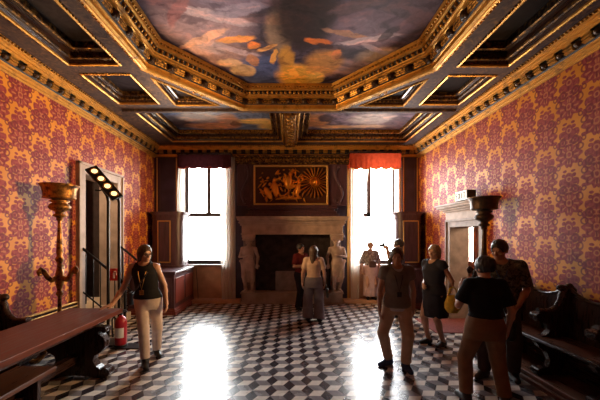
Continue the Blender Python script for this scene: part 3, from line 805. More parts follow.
# overmantel
r2 = thing('overmantel_panel', 'tall dark panelled overmantel with side scrolls above the fireplace', 'panel', (FX, 8.5, 2.66))
part('back_board', MB().box(-1.46, 1.57, 8.50, YB-.05, 2.66, 4.02, .01), M['plum_wood'], r2)
mb = MB()
for s in (-1, 1):
    cx = FX+s*1.23
    pts = [(cx+s*(.10*math.sin(t*6.0)+.05), 8.48, 2.72+1.05*t) for t in [i/20 for i in range(21)]]
    mb.tube(pts, [.03+.035*abs(t-.5) for t in [i/20 for i in range(21)]], 8)
    for zc, rr in ((2.80, .09), (3.70, .075)):
        mb.tube([(cx+rr*math.cos(a)*(1-a/16), 8.47, zc+rr*math.sin(a)*(1-a/16)) for a in [i*.4 for i in range(28)]], .02, 6)
part('side_scroll', mb, M['plum_wood'], r2)
mb = MB()
for d, z0, z1 in ((.02, 3.80, 3.84), (.06, 3.84, 3.88), (.05, 3.88, 3.97), (.12, 3.97, 4.02)): mb.box(-1.50-d*.5, 1.61+d*.5, 8.48-d, YB-.05, z0, z1, .006)
part('crown_cornice', mb, M['gold_old'], r2)
mb = MB()
for i in range(34):
    x = -1.46+i*.0925; mb.ball((x, 8.43, 3.925), (.036, .025, .035), 8, 5)
    mb.ball((x+.046, 8.43, 3.905), (.014, .02, .02), 6, 4)
part('frieze_leaves', mb, M['gold'], r2)
# gilded relief: sunburst and foliage modelled as a height field
r3 = thing('gilded_relief', 'oblong gilded relief with a rayed sun and figures above the fireplace', 'relief', (.02, 8.49, 3.2))
X0, X1, Z0, Z1 = -.95, 1.00, 2.72, 3.72
nx, nz = 300, 154
gx, gz = np.meshgrid(np.linspace(X0, X1, nx), np.linspace(Z0, Z1, nz))
Hh = np.zeros_like(gx)
rs = np.random.RandomState(3)
def bumpf(cx, cz, rx, rz, h, a=0):
    dx, dz = gx-cx, gz-cz; u = (dx*math.cos(a)+dz*math.sin(a))/rx; w = (-dx*math.sin(a)+dz*math.cos(a))/rz
    return h*np.sqrt(np.clip(1-u*u-w*w, 0, 1))
sx, sz = .68, 3.30
rr = np.hypot(gx-sx, gz-sz); an = np.arctan2(gz-sz, gx-sx)
ray = np.clip(np.cos(an*24), -.2, 1)*.07*np.clip((.46-rr)/.1, 0, 1)*(rr > .12)
Hh += np.clip(ray, 0, 1)+bumpf(sx, sz, .15, .16, .03)
for q in ((sx, sz, .085, .10, .09), (sx-.03, sz+.02, .02, .02, .02), (sx+.03, sz+.02, .02, .02, .02), (sx, sz-.03, .02, .03, .03)): Hh = np.maximum(Hh, bumpf(*q))
for k in range(120):                         # foliage and drapery
    cx = rs.uniform(-.85, .42); cz = rs.uniform(2.80, 3.64)
    if cx < -.35 and cz > 3.45 and rs.rand() < .6: continue
    Hh = np.maximum(Hh, bumpf(cx, cz, rs.uniform(.03, .12), rs.uniform(.014, .035), rs.uniform(.02, .065), rs.uniform(0, PI)))
for q in ((-.05, 3.30, .13, .20, .075, 0), (.02, 3.52, .06, .075, .08, 0), (-.40, 3.10, .10, .24, .07, .2), (-.42, 3.36, .055, .065, .08, 0), (.22, 3.12, .08, .22, .07, -.25), (.24, 3.36, .05, .06, .08, 0),
          (0, 2.86, .34, .05, .05, 0), (-.6, 3.0, .09, .2, .06, .5), (-.55, 3.24, .05, .055, .07, 0), (.08, 3.62, .05, .05, .06, 0)): Hh = np.maximum(Hh, bumpf(*q))
edge = np.minimum(np.minimum(gx-X0, X1-gx), np.minimum(gz-Z0, Z1-gz)); Hh *= np.clip(edge/.03, 0, 1)
yy = 8.475-Hh*1.5
vs = np.stack([gx.ravel(), yy.ravel(), gz.ravel()], 1).tolist()
fs = [[j*nx+i, j*nx+i+1, (j+1)*nx+i+1, (j+1)*nx+i] for j in range(nz-1) for i in range(nx-1)]
part('relief_field', MB().add(vs, fs, True), M['gold_relief'], r3)
mb = MB()
f = [(0, 0), (.0, .03), (.03, .045), (.05, .03), (.06, .0)]
for (a, b) in (((X0-.05, Z0-.05), (X1+.05, Z0)), ((X0-.05, Z1), (X1+.05, Z1+.05)), ((X0-.05, Z0-.05), (X0, Z1+.05)), ((X1, Z0-.05), (X1+.05, Z1+.05))):
    mb.box(a[0], b[0], 8.42, 8.50, a[1], b[1], .014)
part('frame', mb, M['gilt_line'], r3)

# ---------------------------------------------------------------- corner cabinets
def cabinet(sg, xw, label, low_label, y_low, lowx):
    """rounded dark cabinet in a back corner (sg=+1: left corner, body grows to +x)"""
    r = thing('corner_cabinet', label, 'cabinet', (xw+sg*.5, 8.35, 1.0), 0, 'corner cabinets beside the windows')
    a, b = xw+sg*.09, xw+sg*(.93 if sg > 0 else .78)
    x0, x1 = min(a, b), max(a, b); cx = (x0+x1)/2; W = (x1-x0)/2
    def outline(g):          # flat front with rounded ends
        rr = .24+g; pts = []
        for k in range(9): t = PI/2*k/8; pts.append((x0-g+rr-rr*math.cos(t), 8.05-g+rr-rr*math.sin(t)))
        for k in range(9): t = PI/2*(1-k/8); pts.append((x1+g-rr+rr*math.cos(t), 8.05-g+rr-rr*math.sin(t)))
        pts += [(x1+g, YB-.05), (x0-g, YB-.05)]; return pts
    def slab(mb, g, z0, z1):
        o = outline(g); mb.prism(o, lambda x, y: (x, y, z0), lambda x, y: (x, y, z1), True)
    mb = MB(); slab(mb, 0, 1.005, 2.30); part('body', mb, M['plum_wood'], r)
    mb = MB()
    for g, z0, z1 in ((.02, 2.26, 2.30), (.01, 2.30, 2.38), (.04, 2.38, 2.41), (.065, 2.41, 2.46), (.03, 1.005, 1.06)): slab(mb, g, z0, z1)
    part('cornice', mb, M['plum_wood'], r)
    u0, u1 = (x0+.26, x1-.30) if sg > 0 else (x0+.18, x1-.16)
    mb = MB().box(u0, u1, 8.025, 8.06, 1.18, 2.18, .008); d = part('door', mb, M['plum_wood'], r)
    mb = MB()
    for q in ((u0-.03, u0-.008, 1.14, 2.22), (u1+.008, u1+.03, 1.14, 2.22)): mb.box(q[0], q[1], 8.03, 8.052, q[2], q[3])
    mb.box(u0-.03, u1+.03, 8.03, 8.052, 2.205, 2.227); mb.box(u0-.03, u1+.03, 8.03, 8.052, 1.13, 1.152)
    part('gilt_bead', mb, M['gilt_line'], d)
    # lower chest
    r = thing('wall_chest', low_label, 'chest', (xw+sg*.5, (y_low+YB)/2, 0), 0, 'low chests under the corner cabinets')
    X0, X1 = min(xw+sg*.02, lowx), max(xw+sg*.02, lowx)
    part('body', MB().box(X0, X1, y_low, YB-.05, .10, .93, .01), M['plum_wood'], r)
    mb = MB().box(X0, X1+(.03 if sg > 0 else 0), y_low-.04, YB-.05, .93, .965, .01); mb.box(X0-(.05 if sg < 0 else 0), X1+(.05 if sg > 0 else 0), y_low-.06, YB-.05, .965, 1.0, .012)
    part('top', mb, M['plum_wood'], r)
    mb = MB()
    for e, z0, z1 in ((.05, 0, .07), (.03, .07, .11), (.015, .11, .14)): mb.box(X0-(e if sg < 0 else 0), X1+(e if sg > 0 else 0), y_low-e, YB-.05, z0, z1, .008)
    part('plinth', mb, M['red_wood'], r)
    xs = lowx; e = sg*.012
    mb = MB(); ylen = YB-.1-y_low
    for k in range(2):
        a0 = y_low+.08+k*ylen/2; a1 = a0+ylen/2-.12
        q0, q1 = sorted((xs-sg*.005, xs+e)); mb.box(q0, q1, a0, a1, .24, .84, .008)
    part('side_panel', mb, M['red_wood'], r)
    mb = MB()
    for k in range(2):
        a0 = X0+.08+k*(X1-X0)/2; mb.box(a0, a0+(X1-X0)/2-.14, y_low-.012, y_low+.005, .24, .84, .008)
    part('front_panel', mb, M['plum_wood'], r)
cabinet(1, XL, 'round-cornered dark cabinet with gilt beads left of the left window', 'low panelled chest with red side under the left corner cabinet', 7.15, -2.69)
cabinet(-1, XR, 'round-cornered dark cabinet with gilt beads right of the right window', 'low dark chest under the right corner cabinet', 7.75, 2.72)
tag(MB().tube([(-2.60+.25*math.sin(t*1.2)*.25, 8.52, .95-.86*t) for t in [i/12 for i in range(13)]], .008, 6).build('cable', M['black']), 'thin black cable hanging on the ochre wall under the left window', 'cable')

# ---------------------------------------------------------------- doorways
y0, y1, z1 = LD[0], LD[1], LD[3]
mb = MB(); w = .19
mb.box(XL-.36, XL+.05, y0-w, y0+.012, 0, z1+w, .01); mb.box(XL-.36, XL+.05, y1-.012, y1+w, 0, z1+w, .01); mb.box(XL-.36, XL+.045, y0, y1, z1-.012, z1+w, .01)
mb.box(XL+.03, XL+.075, y0-w, y0-w+.05, 0, z1+w, .008); mb.box(XL+.03, XL+.075, y1+w-.05, y1+w, 0, z1+w, .008); mb.box(XL+.03, XL+.075, y0-w, y1+w, z1+w-.05, z1+w, .008)
struct('door_1', mb, M['stone'])
r = thing('door_leaf', 'tall dark brown panelled door standing in the left doorway', 'door', (-4.9, 6.4, .85))
mb = MB().box(-5.45, -5.38, 5.2, 7.45, .85, 3.3)
for k in range(4): mb.box(-5.385, -5.36, 5.25+.55*k, 5.72+.55*k, 1.0, 3.2, .01)
part('panel', mb, M['dark_wood_z'], r)
tag(MB().box(-4.9, -4.72, 6.25, 6.95, .85, 3.2, .02).build('door_curtain', simple('brown_hanging', (.045, .025, .022), .8)), 'dull brown hanging inside the left doorway', 'curtain')
mb = MB()
for k in range(5): mb.box(-5.8 if k == 4 else XL-.30*k-.9, XL+.28-.30*k, LD[0]+.02 if k > 0 else LD[0]-.1, LD[1]-.02 if k > 0 else LD[1]+.1, .17*k, .17*(k+1), .012)
struct('trim_door_steps', mb, M['step_white'])
def railing(label, y, xe):
    r = thing('stair_railing', label, 'railing', (XL+.5, y, 0), 0, 'railings of the doorway steps')
    A = Vector((XL+.02, y, 1.62)); B = Vector((xe, y, 1.62-.80*(xe-XL)))
    part('handrail', MB().tube([A, A+(B-A)*.5, B, B+Vector((.07, 0, .01))], .024, 8), M['iron'], r)
    lo = Vector((0, 0, -.78))
    part('lower_rail', MB().tube([A+lo, B+lo], .014, 6), M['iron'], r)
    for k in range(6):
        p = A+(B-A)*((k+.6)/6)
        part('baluster', MB().tube([p, (p.x, y, max(.02, p.z-.95))], .010, 6), M['iron'], r)
    part('newel_post', MB().tube([(xe, y, 0), (xe, y, B.z+.02)], .026, 8), M['iron'], r)
railing('black iron stair railing on the near side of the left doorway', 5.56, -2.98)
railing('black iron stair railing on the far side of the left doorway', 6.78, -2.95)
r = thing('fire_sign', 'small square red extinguisher sign hung on the near stair railing', 'sign', (-3.14, 5.50, 1.0))
part('plate', MB().box(-3.24, -3.07, 5.520, 5.530, 1.03, 1.25, .004), M['sign_red'], r)
mb = MB().box(-3.175, -3.135, 5.516, 5.522, 1.07, 1.17, .003); mb.tube([(-3.155, 5.517, 1.17), (-3.155, 5.517, 1.20), (-3.12, 5.517, 1.19), (-3.11, 5.517, 1.13)], .006, 6)
part('pictogram', mb, M['white'], r)
# right portal with projecting hood
y0, y1, z1 = RD[0], RD[1], RD[3]
mb = MB(); w = .16
mb.box(XR-.05, XR+.36, y0-w, y0+.012, 0, z1+w, .01); mb.box(XR-.05, XR+.36, y1-.012, y1+w, 0, z1+w, .01); mb.box(XR-.045, XR+.36, y0, y1, z1-.012, z1+w, .01)
mb.box(XR-.08, XR, y0-w, y0-w+.05, 0, z1+w, .008); mb.box(XR-.08, XR, y1+w-.05, y1+w, 0, z1+w, .008); mb.box(XR-.08, XR, y0-w, y1+w, z1+w-.05, z1+w, .008)
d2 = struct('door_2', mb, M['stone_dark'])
mb = MB().box(XR-.06, XR+.02, y0-w, y1+w, z1+w, z1+w+.16, .008)
for d, a, b in ((.10, .16, .20), (.16, .20, .24), (.22, .24, .285), (.26, .285, .32)): mb.box(XR-d, XR+.02, y0-w-d*.5, y1+w+d*.5, z1+w+a, z1+w+b, .008)
struct('hood', mb, M['stone'], d2)
r = thing('exit_sign', 'small white lit sign box on top of the right doorway hood', 'sign', (3.33, 5.94, 2.51))
part('case', MB().box(3.30, 3.47, 5.74, 6.14, 2.512, 2.70, .008), M['black'], r)
part('face', MB().box(3.292, 3.302, 5.75, 6.13, 2.522, 2.690), M['sign_lit'], r)
mb = MB()
q = 3.290
def seg(ya, za, yb, zb): mb.tube([(q, ya, za), (q, yb, zb)], .009, 5)
for i, ch in enumerate('EXIT'):
    c = 6.075-.085*i; h0, h1 = 2.55, 2.66; l, rr_ = c+.028, c-.028
    if ch == 'E': seg(l, h0, l, h1); seg(l, h0, rr_, h0); seg(l, h1, rr_, h1); seg(l, 2.605, rr_+.008, 2.605)
    if ch == 'X': seg(l, h0, rr_, h1); seg(l, h1, rr_, h0)
    if ch == 'I': seg(c, h0, c, h1)
    if ch == 'T': seg(c, h0, c, h1); seg(l, h1, rr_, h1)
part('lettering', mb, M['grey_text'], r)
tag(MB().box(2.75, XR+.3, 5.80, 6.80, 0, .012, .004).build('door_carpet', M['carpet']), 'dull red carpet strip at the threshold of the right doorway', 'carpet')
# ================================================================ furniture
def torchere(label, loc, mat, H=2.62, rb=.27, light=None, rz=0):
    r = thing('torchere', label, 'torchere', loc, rz, 'bronze torcheres by the side doors')
    s = H/2.62
    part('bowl', MB().lathe([(.001, 2.415), (.15, 2.415), (.205, 2.42), (.225, 2.435), (.215, 2.45), (.222, 2.50), (.232, 2.56), (.25, 2.595), (.275, 2.615), (.262, 2.625), (.215, 2.58), (.18, 2.47), (.001, 2.46)], (0, 0, (s-1)*2.62), 28, sx=rb/.27, sy=rb/.27), mat, r, False)
    part('bowl_foot', MB().lathe([(.001, 2.41), (.10, 2.405), (.13, 2.385), (.09, 2.36), (.12, 2.34), (.145, 2.30), (.12, 2.26), (.06, 2.23), (.055, 2.20), (.085, 2.185), (.085, 2.165), (.045, 2.15), (.04, 2.10)], (0, 0, (s-1)*2.62), 20), mat, r, False)
    part('shaft', MB().lathe([(.62*q, w_) for q, w_ in [(.038, 2.12), (.040, 2.05), (.05, 1.9), (.065, 1.72), (.075, 1.62), (.05, 1.57), (.085, 1.54), (.085, 1.50), (.05, 1.46), (.06, 1.38), (.085, 1.30), (.10, 1.22), (.07, 1.12), (.045, 1.06), (.075, 1.03), (.075, 1.0), (.04, .97), (.045, .70), (.055, .45), (.04, .32), (.001, .3)]], (0, 0, (s-1)*2.62*.6), 18), mat, r, False)
    for k in range(3):
        a = PI/2+.5+k*2*PI/3; c, d = math.cos(a), math.sin(a); z = (s-1)*2.62*.6
        pts = [(c*q, d*q, zz+z) for q, zz in ((.05, 1.24), (.10, 1.22), (.15, 1.27), (.19, 1.36), (.235, 1.40), (.26, 1.36), (.245, 1.31), (.215, 1.32))]
        part('scroll_bracket', MB().tube(pts, [.04, .038, .034, .032, .03, .026, .022, .016], 8).ball((c*.24, d*.24, 1.36+z), .032, 8, 6), mat, r, False)
    for k in range(3):
        a = PI/2+k*2*PI/3; c, d = math.cos(a), math.sin(a)
        pts = [(c*q, d*q, z) for q, z in ((.03, .40), (.10, .36), (.16, .24), (.20, .12), (.26, .05), (.31, .05), (.33, .08))]
        part('foot', MB().tube(pts, [.05, .05, .045, .04, .04, .045, .03], 8), mat, r, False)
    return r
torchere('gilded bronze torchere with a wide bowl between the long table and left wall', (-3.38, 4.52, 0), M['bronze'], 2.58, .25)
torchere('black bronze torchere in front of the right doorway, behind the standing couple', (3.16, 5.02, 0), M['bronze_black'], 2.46, .24)

# museum floor lamp: two tubes carrying a slanting panel with four discs
r = thing('floor_lamp', 'black tubular floor lamp with a slanting panel of glowing discs by the left doorway', 'lamp', (-3.0, 5.25, 0))
for xx, yy, tx in ((-3.10, 5.25, 2.52), (-2.93, 5.28, 2.50)):
    top = [(xx, yy, 0.03), (xx, yy, 2.0), (xx, yy, tx-.10), (xx-.02, yy, tx), (xx-.10, yy, tx+.12)]
    part('tube', MB().tube(top, .024, 10), M['iron'], r)
part('base', MB().box(-3.28, -2.80, 5.08, 5.44, 0, .03, .01), M['iron'], r)
dv = Vector((-.46, .05, .50)).normalized(); nv = Vector((.50, -.75, .40)); nv = (nv-dv*nv.dot(dv)).normalized(); sv = dv.cross(nv)
pc = Vector((-3.15, 5.22, 2.73))
hd = part('panel', MB().obox(pc, dv*.36, sv*.095, nv*.02), M['iron'], r)
LAMPS = []
for k in range(4):
    c = pc+dv*(.26-.175*k)+nv*.022
    ring = [c+(dv*math.cos(a)+sv*math.sin(a))*.062 for a in [i*2*PI/20 for i in range(21)]]
    part('disc_ring', MB().tube(ring, .008, 6), M['bronze'], hd)
    vs = [c+nv*.004]+[c+nv*.004+(dv*math.cos(a)+sv*math.sin(a))*.046 for a in [i*2*PI/20 for i in range(20)]]
    part('glowing_disc', MB().add(vs, [[0, i+1, (i+1) % 20+1] for i in range(20)]), M['lamp_led'], hd)
    LAMPS.append(c)
part('adjusting_lever', MB().tube([pc-dv*.1-nv*.02, pc-dv*.1-sv*.14, pc-dv*.06-sv*.19], .012, 6), M['iron'], r)

# long table
r = thing('long_table', 'long reddish wooden trestle table along the left wall, woman leaning on its end', 'table', (-2.8, 3.1, 0))
part('tabletop', MB().box(-3.17, -2.40, 1.2, 4.43, .735, .80, .008), M['table_wood'], r)
part('apron', MB().box(-3.08, -2.52, 1.35, 4.2, .66, .735, .006), M['dark_wood'], r)
half = [(.04, .03), (.16, .02), (.26, 0), (.36, .0), (.43, .03), (.455, .08), (.43, .13), (.37, .14), (.33, .12), (.28, .15), (.24, .22), (.26, .29), (.34, .33), (.40, .40), (.405, .47), (.36, .54), (.30, .58), (.33, .61), (.39, .60), (.41, .63), (.40, .66)]
prof = half+[(-a, b) for a, b in half[::-1]]
for y in (3.98, 1.26):
    mb = MB().prism(prof, lambda x, z: (-2.79+x, y, z), lambda x, z: (-2.79+x, y+.11, z))
    for s in (-1, 1):
        mb.tube([(-2.79+s*.40, y-.015, .075), (-2.79+s*.40, y+.125, .075)], .06, 14); mb.tube([(-2.79+s*.385, y-.01, .62), (-2.79+s*.385, y+.12, .62)], .035, 12)
        mb.tube([(-2.79+s*.345, y-.01, .44), (-2.79+s*.345, y+.12, .44)], .055, 12)
    part('trestle', mb, M['dark_wood_z'], r)
part('stretcher', MB().box(-2.84, -2.74, 1.8, 3.99, .20, .30, .01), M['dark_wood'], r)
# low bench drawn up to the table
r = thing('low_bench', 'low brown wooden bench under the near front edge of the long table', 'bench', (-2.6, 2.4, 0))
part('seat', MB().box(-2.92, -2.50, 1.5, 3.30, .40, .45, .008), M['seat_wood'], r)
for y in (3.12, 1.7):
    part('end_board', MB().box(-2.86, -2.56, y, y+.05, 0, .40, .006), M['dark_wood_z'], r)
part('rail', MB().box(-2.74, -2.68, 1.7, 3.15, .14, .22, .005), M['dark_wood'], r)

# carved stalls along both side walls
def stalls(label, xw, sg, ys, step_label=None):
    r = thing('carved_stall_bench', label, 'bench', (xw-sg*.3, (ys[0]+ys[-1])/2, 0), 0, 'carved stall benches along the walls')
    X = lambda u: xw-sg*u
    bz = .12 if sg > 0 else 0.0
    def bx(u0, u1, y0, y1, z0, z1, b=.008):
        a, c = sorted((X(u0), X(u1))); return MB().box(a, c, y0, y1, z0, z1, b)
    part('seat', bx(.10, .575, ys[0], ys[-1], bz+.43, bz+.47, .012), M['seat_wood'], r)
    part('seat_edge', MB().tube([(X(.575), ys[0], bz+.455), (X(.575), ys[-1], bz+.455)], .024, 10), M['dark_wood'], r)
    part('back_plinth', bx(.06, .14, ys[0], ys[-1], bz, bz+.43), M['dark_wood'], r)
    for i in range(len(ys)-1):
        a, b = ys[i]+.03, ys[i+1]-.03; n = 16
        top = [(a+(b-a)*k/n, bz+1.05-.115*math.sin(PI*k/n)**.8) for k in range(n+1)]
        poly = [(a, bz+.46)]+top+[(b, bz+.46)]
        o = part('backrest', MB().prism(poly[::-1], lambda y, z: (X(.09+.06*(1.2-z)), y, z), lambda y, z: (X(.13+.06*(1.2-z)), y, z)), M['dark_wood_z'], r)
        part('top_rail', MB().tube([(X(.12), y, z+.008) for y, z in top], .026, 8), M['dark_wood'], o)
    side = [(.04, .0), (.50, .0), (.54, .04), (.50, .08), (.40, .10), (.37, .18), (.41, .28), (.50, .34), (.54, .40), (.52, .46), (.43, .49), (.36, .55), (.41, .63), (.52, .66), (.555, .70), (.55, .755), (.50, .78), (.43, .765),
            (.34, .77), (.26, .82), (.21, .90), (.19, .99), (.15, 1.06), (.08, 1.09), (.04, 1.06)]
    for y in ys:
        e = .035
        o = part('divider', MB().prism(side, lambda u, z: (X(u), y-e, bz+z), lambda u, z: (X(u), y+e, bz+z)), M['dark_wood_z'], r)
        mb = MB().tube([(X(.515), y-.06, bz+.72), (X(.515), y+.06, bz+.72)], .048, 14)
        mb.tube([(X(u), y, bz+z+.005) for u, z in side[16:24]], .042, 8)
        mb.tube([(X(.505), y-.055, bz+.045), (X(.505), y+.055, bz+.045)], .045, 12)
        mb.ball((X(.20), y, bz+1.07), (.055, .05, .045), 10, 6)
        part('scroll_arm', mb, M['dark_wood'], o)
    return r
stalls('dark carved wooden stall bench on a dais along the right wall', XR, 1, [1.65, 2.38, 3.11, 3.84, 4.57])
tag(MB().box(3.00, XR-.05, 1.3, 4.75, .06, .12, .01).box(2.97, XR-.05, 1.25, 4.80, 0, .06, .01).build('dais', M['seat_wood']), 'low brown wooden dais under the right stall bench', 'platform')
stalls('dark carved wooden stall bench against the left wall behind the long table', XL, -1, [1.65, 2.38, 3.11, 3.86])

# fire extinguisher
r = thing('fire_extinguisher', 'red fire extinguisher on the floor beyond the table end', 'fire extinguisher', (-2.80, 5.10, 0))
part('cylinder', MB().lathe([(.001, .04), (.085, .04), (.092, .06), (.092, .40), (.085, .45), (.06, .49), (.03, .505), (.03, .53), (.001, .53)], (0, 0, 0), 24), M['ext_red'], r, False)
part('label_band', MB().lathe([(.0935, .17), (.0935, .33)], (0, 0, 0), 24, -2.4, -.6), M['white'], r, False)
part('valve', MB().box(-.028, .028, -.028, .028, .52, .575, .008).box(-.02, .10, -.014, .014, .575, .592, .004).box(-.02, .09, -.012, .012, .60, .615, .004), M['black'], r, False)
part('hose', MB().tube([(-.02, -.02, .55), (-.08, -.04, .54), (-.115, -.05, .46), (-.11, -.055, .30), (-.10, -.055, .18)], [.012, .012, .012, .012, .018], 8), M['black'], r, False)
part('stand', MB().box(-.12, .42, -.12, .12, 0, .018, .006).lathe([(.10, .018), (.10, .05), (.093, .05)], (0, 0, 0), 20), M['iron'], r, False)
# ================================================================ people
def nrm(v): v = np.array(v, float); return v/max(1e-9, np.linalg.norm(v))
def lerp(a, b, t): return np.array(a, float)*(1-t)+np.array(b, float)*t
class Fig:
    def __init__(s, sp):
        s.sp = sp; s.male = sp.get('male', False); lx, ly = sp.get('lean', (0, 0)); s.lean = np.array([lx, ly, 0.])
        px, py = sp.get('pelvis', (0, 0)); s.pel = np.array([px, py, 0.]); drop = sp.get('drop', 0.0)
        s.sw = .185 if s.male else .160; s.stout = sp.get('stout', 1.0)
        y, p, ro = sp.get('head', (0, 0, 0))
        s.Rh = np.array(Euler((math.radians(p), math.radians(ro), math.radians(y)), 'XYZ').to_matrix())
        tw = math.radians(sp.get('twist', 0)); s.tw = tw
        s.sh = {}; s.hip = {}; s.kn = {}; s.an = {}; s.el = {}; s.wr = {}; s.fd = {}
        for k, sg in (('A', -1), ('B', 1)):
            s.sh[k] = s.lean+[sg*s.sw*math.cos(tw), sg*s.sw*math.sin(tw), 1.345-drop]
            s.hip[k] = s.pel+[sg*.085, 0, .87-drop]
            fx, fy, fyaw, lift = sp['feet'][k]
            s.an[k] = np.array([fx, fy, .085+lift]); f = np.array([math.sin(math.radians(fyaw)), -math.cos(math.radians(fyaw)), 0]); s.fd[k] = f
            h, a = s.hip[k], s.an[k]; v = a-h; L = np.linalg.norm(v); t1, t2 = .415, .405
            Lc = min(L, t1+t2-.002); x = (t1*t1-t2*t2+Lc*Lc)/(2*Lc); hh = math.sqrt(max(0, t1*t1-x*x)); u = v/L
            b = nrm(f-u*f.dot(u)); s.kn[k] = h+u*x+b*hh
            e, w = sp['arms'][k][:2]; s.el[k] = np.array(e, float); s.wr[k] = np.array(w, float)
        s.drop = drop
    def hp(s, p):
        piv = np.array([0, .01, 1.44]); return s.Rh @ (np.array(p, float)-piv)+piv+s.lean-[0, 0, s.drop]
    def tor(s, g=0, z0=.80, z1=1.43, extra=None):
        m = s.male; st = s.stout
        L = [(.76, .150, .105), (.86, .165 if not m else .158, .118), (.93, .158 if not m else .155, .112), (1.03, .128 if not m else .146, .095), (1.14, .142 if not m else .160, .108),
             (1.25, .158 if not m else .178, .118), (1.33, .150 if not m else .168, .098), (1.38, .105, .072), (1.43, .055, .055)]
        out = []
        for z, rx, ry in L:
            t = np.clip((z-.88)/(1.37-.88), 0, 1); c = s.pel*(1-t)+s.lean*t
            k = st if z < 1.3 else 1
            out.append((z-s.drop, c[0], c[1], rx*k+g, ry*k*(1.06 if k > 1 else 1)+g))
        A = np.array(out); zz = [z for z in A[:, 0] if z0 < z < z1]; zs = [z0]+zz+[z1]
        return [tuple([z]+[float(np.interp(z, A[:, 0], A[:, i])) for i in range(1, 5)]) for z in zs]
    def hand(s, k):
        e, w = s.el[k], s.wr[k]; ar = s.sp['arms'][k]
        pn = nrm(ar[2]) if len(ar) > 2 else np.array([1.0 if k == 'A' else -1.0, 0, 0]); curl = ar[3] if len(ar) > 3 else .35
        d = nrm(ar[4]) if len(ar) > 4 else nrm(w-e)
        pn = nrm(pn-d*pn.dot(d)); t = np.cross(d, pn)
        if k == 'A': t = -t
        # thumb side: forward / up as natural for the arm
        if len(ar) > 5: t = t*ar[5]
        P = [rc(w-d*.01, w+d*.03, .024, .028, .012)]
        for i in range(4):
            o = t*(.030-.020*i); P.append(rc(w+d*.02+o*.6, w+d*.080+o, .014, .0115, .010))
        for i, ln in enumerate((.042, .047, .043, .034)):
            o = t*(.031-.0205*i); b = w+d*.082+o; c1 = curl*(.8+.12*i)
            d1 = nrm(d*math.cos(c1)+pn*math.sin(c1)); d2 = nrm(d*math.cos(c1*2.1)+pn*math.sin(c1*2.1)); d3 = nrm(d*math.cos(c1*2.9)+pn*math.sin(c1*2.9))
            p1 = b+d1*ln; p2 = p1+d2*ln*.62; p3 = p2+d3*ln*.45
            P += [rc(b, p1, .0095, .0088, .003), rc(p1, p2, .0088, .008, .003), rc(p2, p3, .008, .007, .003)]
        b = w+d*.028+t*.026; m = b+nrm(d*.75+t*.65+pn*.35)*.042; P += [rc(b, m, .0135, .011, .006), rc(m, m+nrm(d*.95+t*.2+pn*.3)*.034, .0105, .0085, .003)]
        return P
    def body(s):
        P = [loft(s.tor(0, .76-s.drop), .03)]
        for k, sg in (('A', -1), ('B', 1)):
            sh, e, w = s.sh[k], s.el[k], s.wr[k]
            P += [rc(s.lean+[sg*.05, 0, 1.365-s.drop], sh, .048, .050, .03), rc(sh, e, .049, .038, .025), rc(e, lerp(e, w, .35), .037, .039, .012), rc(lerp(e, w, .3), w, .038, .0245, .015)]
            h, n, a = s.hip[k], s.kn[k], s.an[k]
            P += [rc(h, n, .088, .056, .03), rc(n, a, .054, .036, .02), el(lerp(n, a, .3)-s.fd[k]*.018, (.048, .050, .10), k=.02)]
            f = s.fd[k]; gz = a[2]-.085
            P += [rc(a, a-f*.03+[0, 0, -.045], .036, .034, .015), rc(a+f*.02+[0, 0, -.035], a+f*.135+[0, 0, -.062], .036, .024, .02)]
        hp, R = s.hp, s.Rh
        P += [rc(s.lean+[0, .012, 1.37-s.drop], hp((0, .005, 1.475)), .053, .047, .03)]
        P += [el(hp((0, .012, 1.56)), (.073, .092, .092), R, .01), el(hp((0, -.022, 1.492)), (.054, .066, .062), R, .03), el(hp((0, -.070, 1.452)), (.022, .018, .016), R, .02)]
        for sg in (-1, 1):
            P += [el(hp((sg*.030, -.088, 1.542)), (.016, .012, .011), R, .010, 's'), el(hp((sg*.029, -.076, 1.541)), (.0125, .0125, .0115), R, .002),
                  el(hp((sg*.030, -.080, 1.562)), (.022, .010, .006), R, .008), el(hp((sg*.045, -.058, 1.51)), (.018, .018, .014), R, .014),
                  el(hp((sg*.076, .012, 1.525)), (.010, .020, .032), R, .006), el(hp((sg*.010, -.098, 1.502)), (.008, .009, .007), R, .006)]
        P += [rc(hp((0, -.080, 1.545)), hp((0, -.104, 1.508)), .009, .0125, .010), el(hp((0, -.086, 1.478)), (.022, .010, .006), R, .005), el(hp((0, -.084, 1.468)), (.018, .010, .007), R, .005)]
        for k in 'AB': P += s.hand(k)
        return P
    # ---- clothing shells
    def shirt(s, hem=.90, sleeve=.5, g=.016, neck=(.075, .085, .065), flare=0.0, cuff=.012):
        z0 = hem-s.drop; L = s.tor(g, z0, 1.43-s.drop)
        L = [(z, cx, cy, rx+flare*max(0, (1.05-s.drop-z)), ry+flare*max(0, (1.05-s.drop-z))) for z, cx, cy, rx, ry in L]
        P = [loft(L, .02)]
        for k, sg in (('A', -1), ('B', 1)):
            sh, e, w = s.sh[k], s.el[k], s.wr[k]
            P.append(rc(s.lean+[sg*.05, 0, 1.365-s.drop], sh-np.array([sg*.03*(sleeve <= 0), 0, 0]), .050+g*.8, .050+g*(.8 if sleeve > 0 else -.2), .025, None if sleeve > 0 else (sh-np.array([sg*.02, 0, 0]), (sg, 0, -.25))))
            if sleeve > 0:
                en = lerp(sh, e, min(1, sleeve*2)) if sleeve <= .5 else e
                P.append(rc(sh, lerp(sh, e, 1.0), .052+g, .040+g+cuff, .02, (en, e-sh) if sleeve <= .5 else None))
                if sleeve > .5: en = lerp(e, w, (sleeve-.5)*2); P.append(rc(e, w, .040+g, .028+g, .015, (en, w-e)))
        P.append(el(s.lean+[0, -.035, 1.425-s.drop], neck, None, 0, 's'))
        P.append(plane_cut((0, 0, hem-s.drop), (0, 0, -1)))
        return P
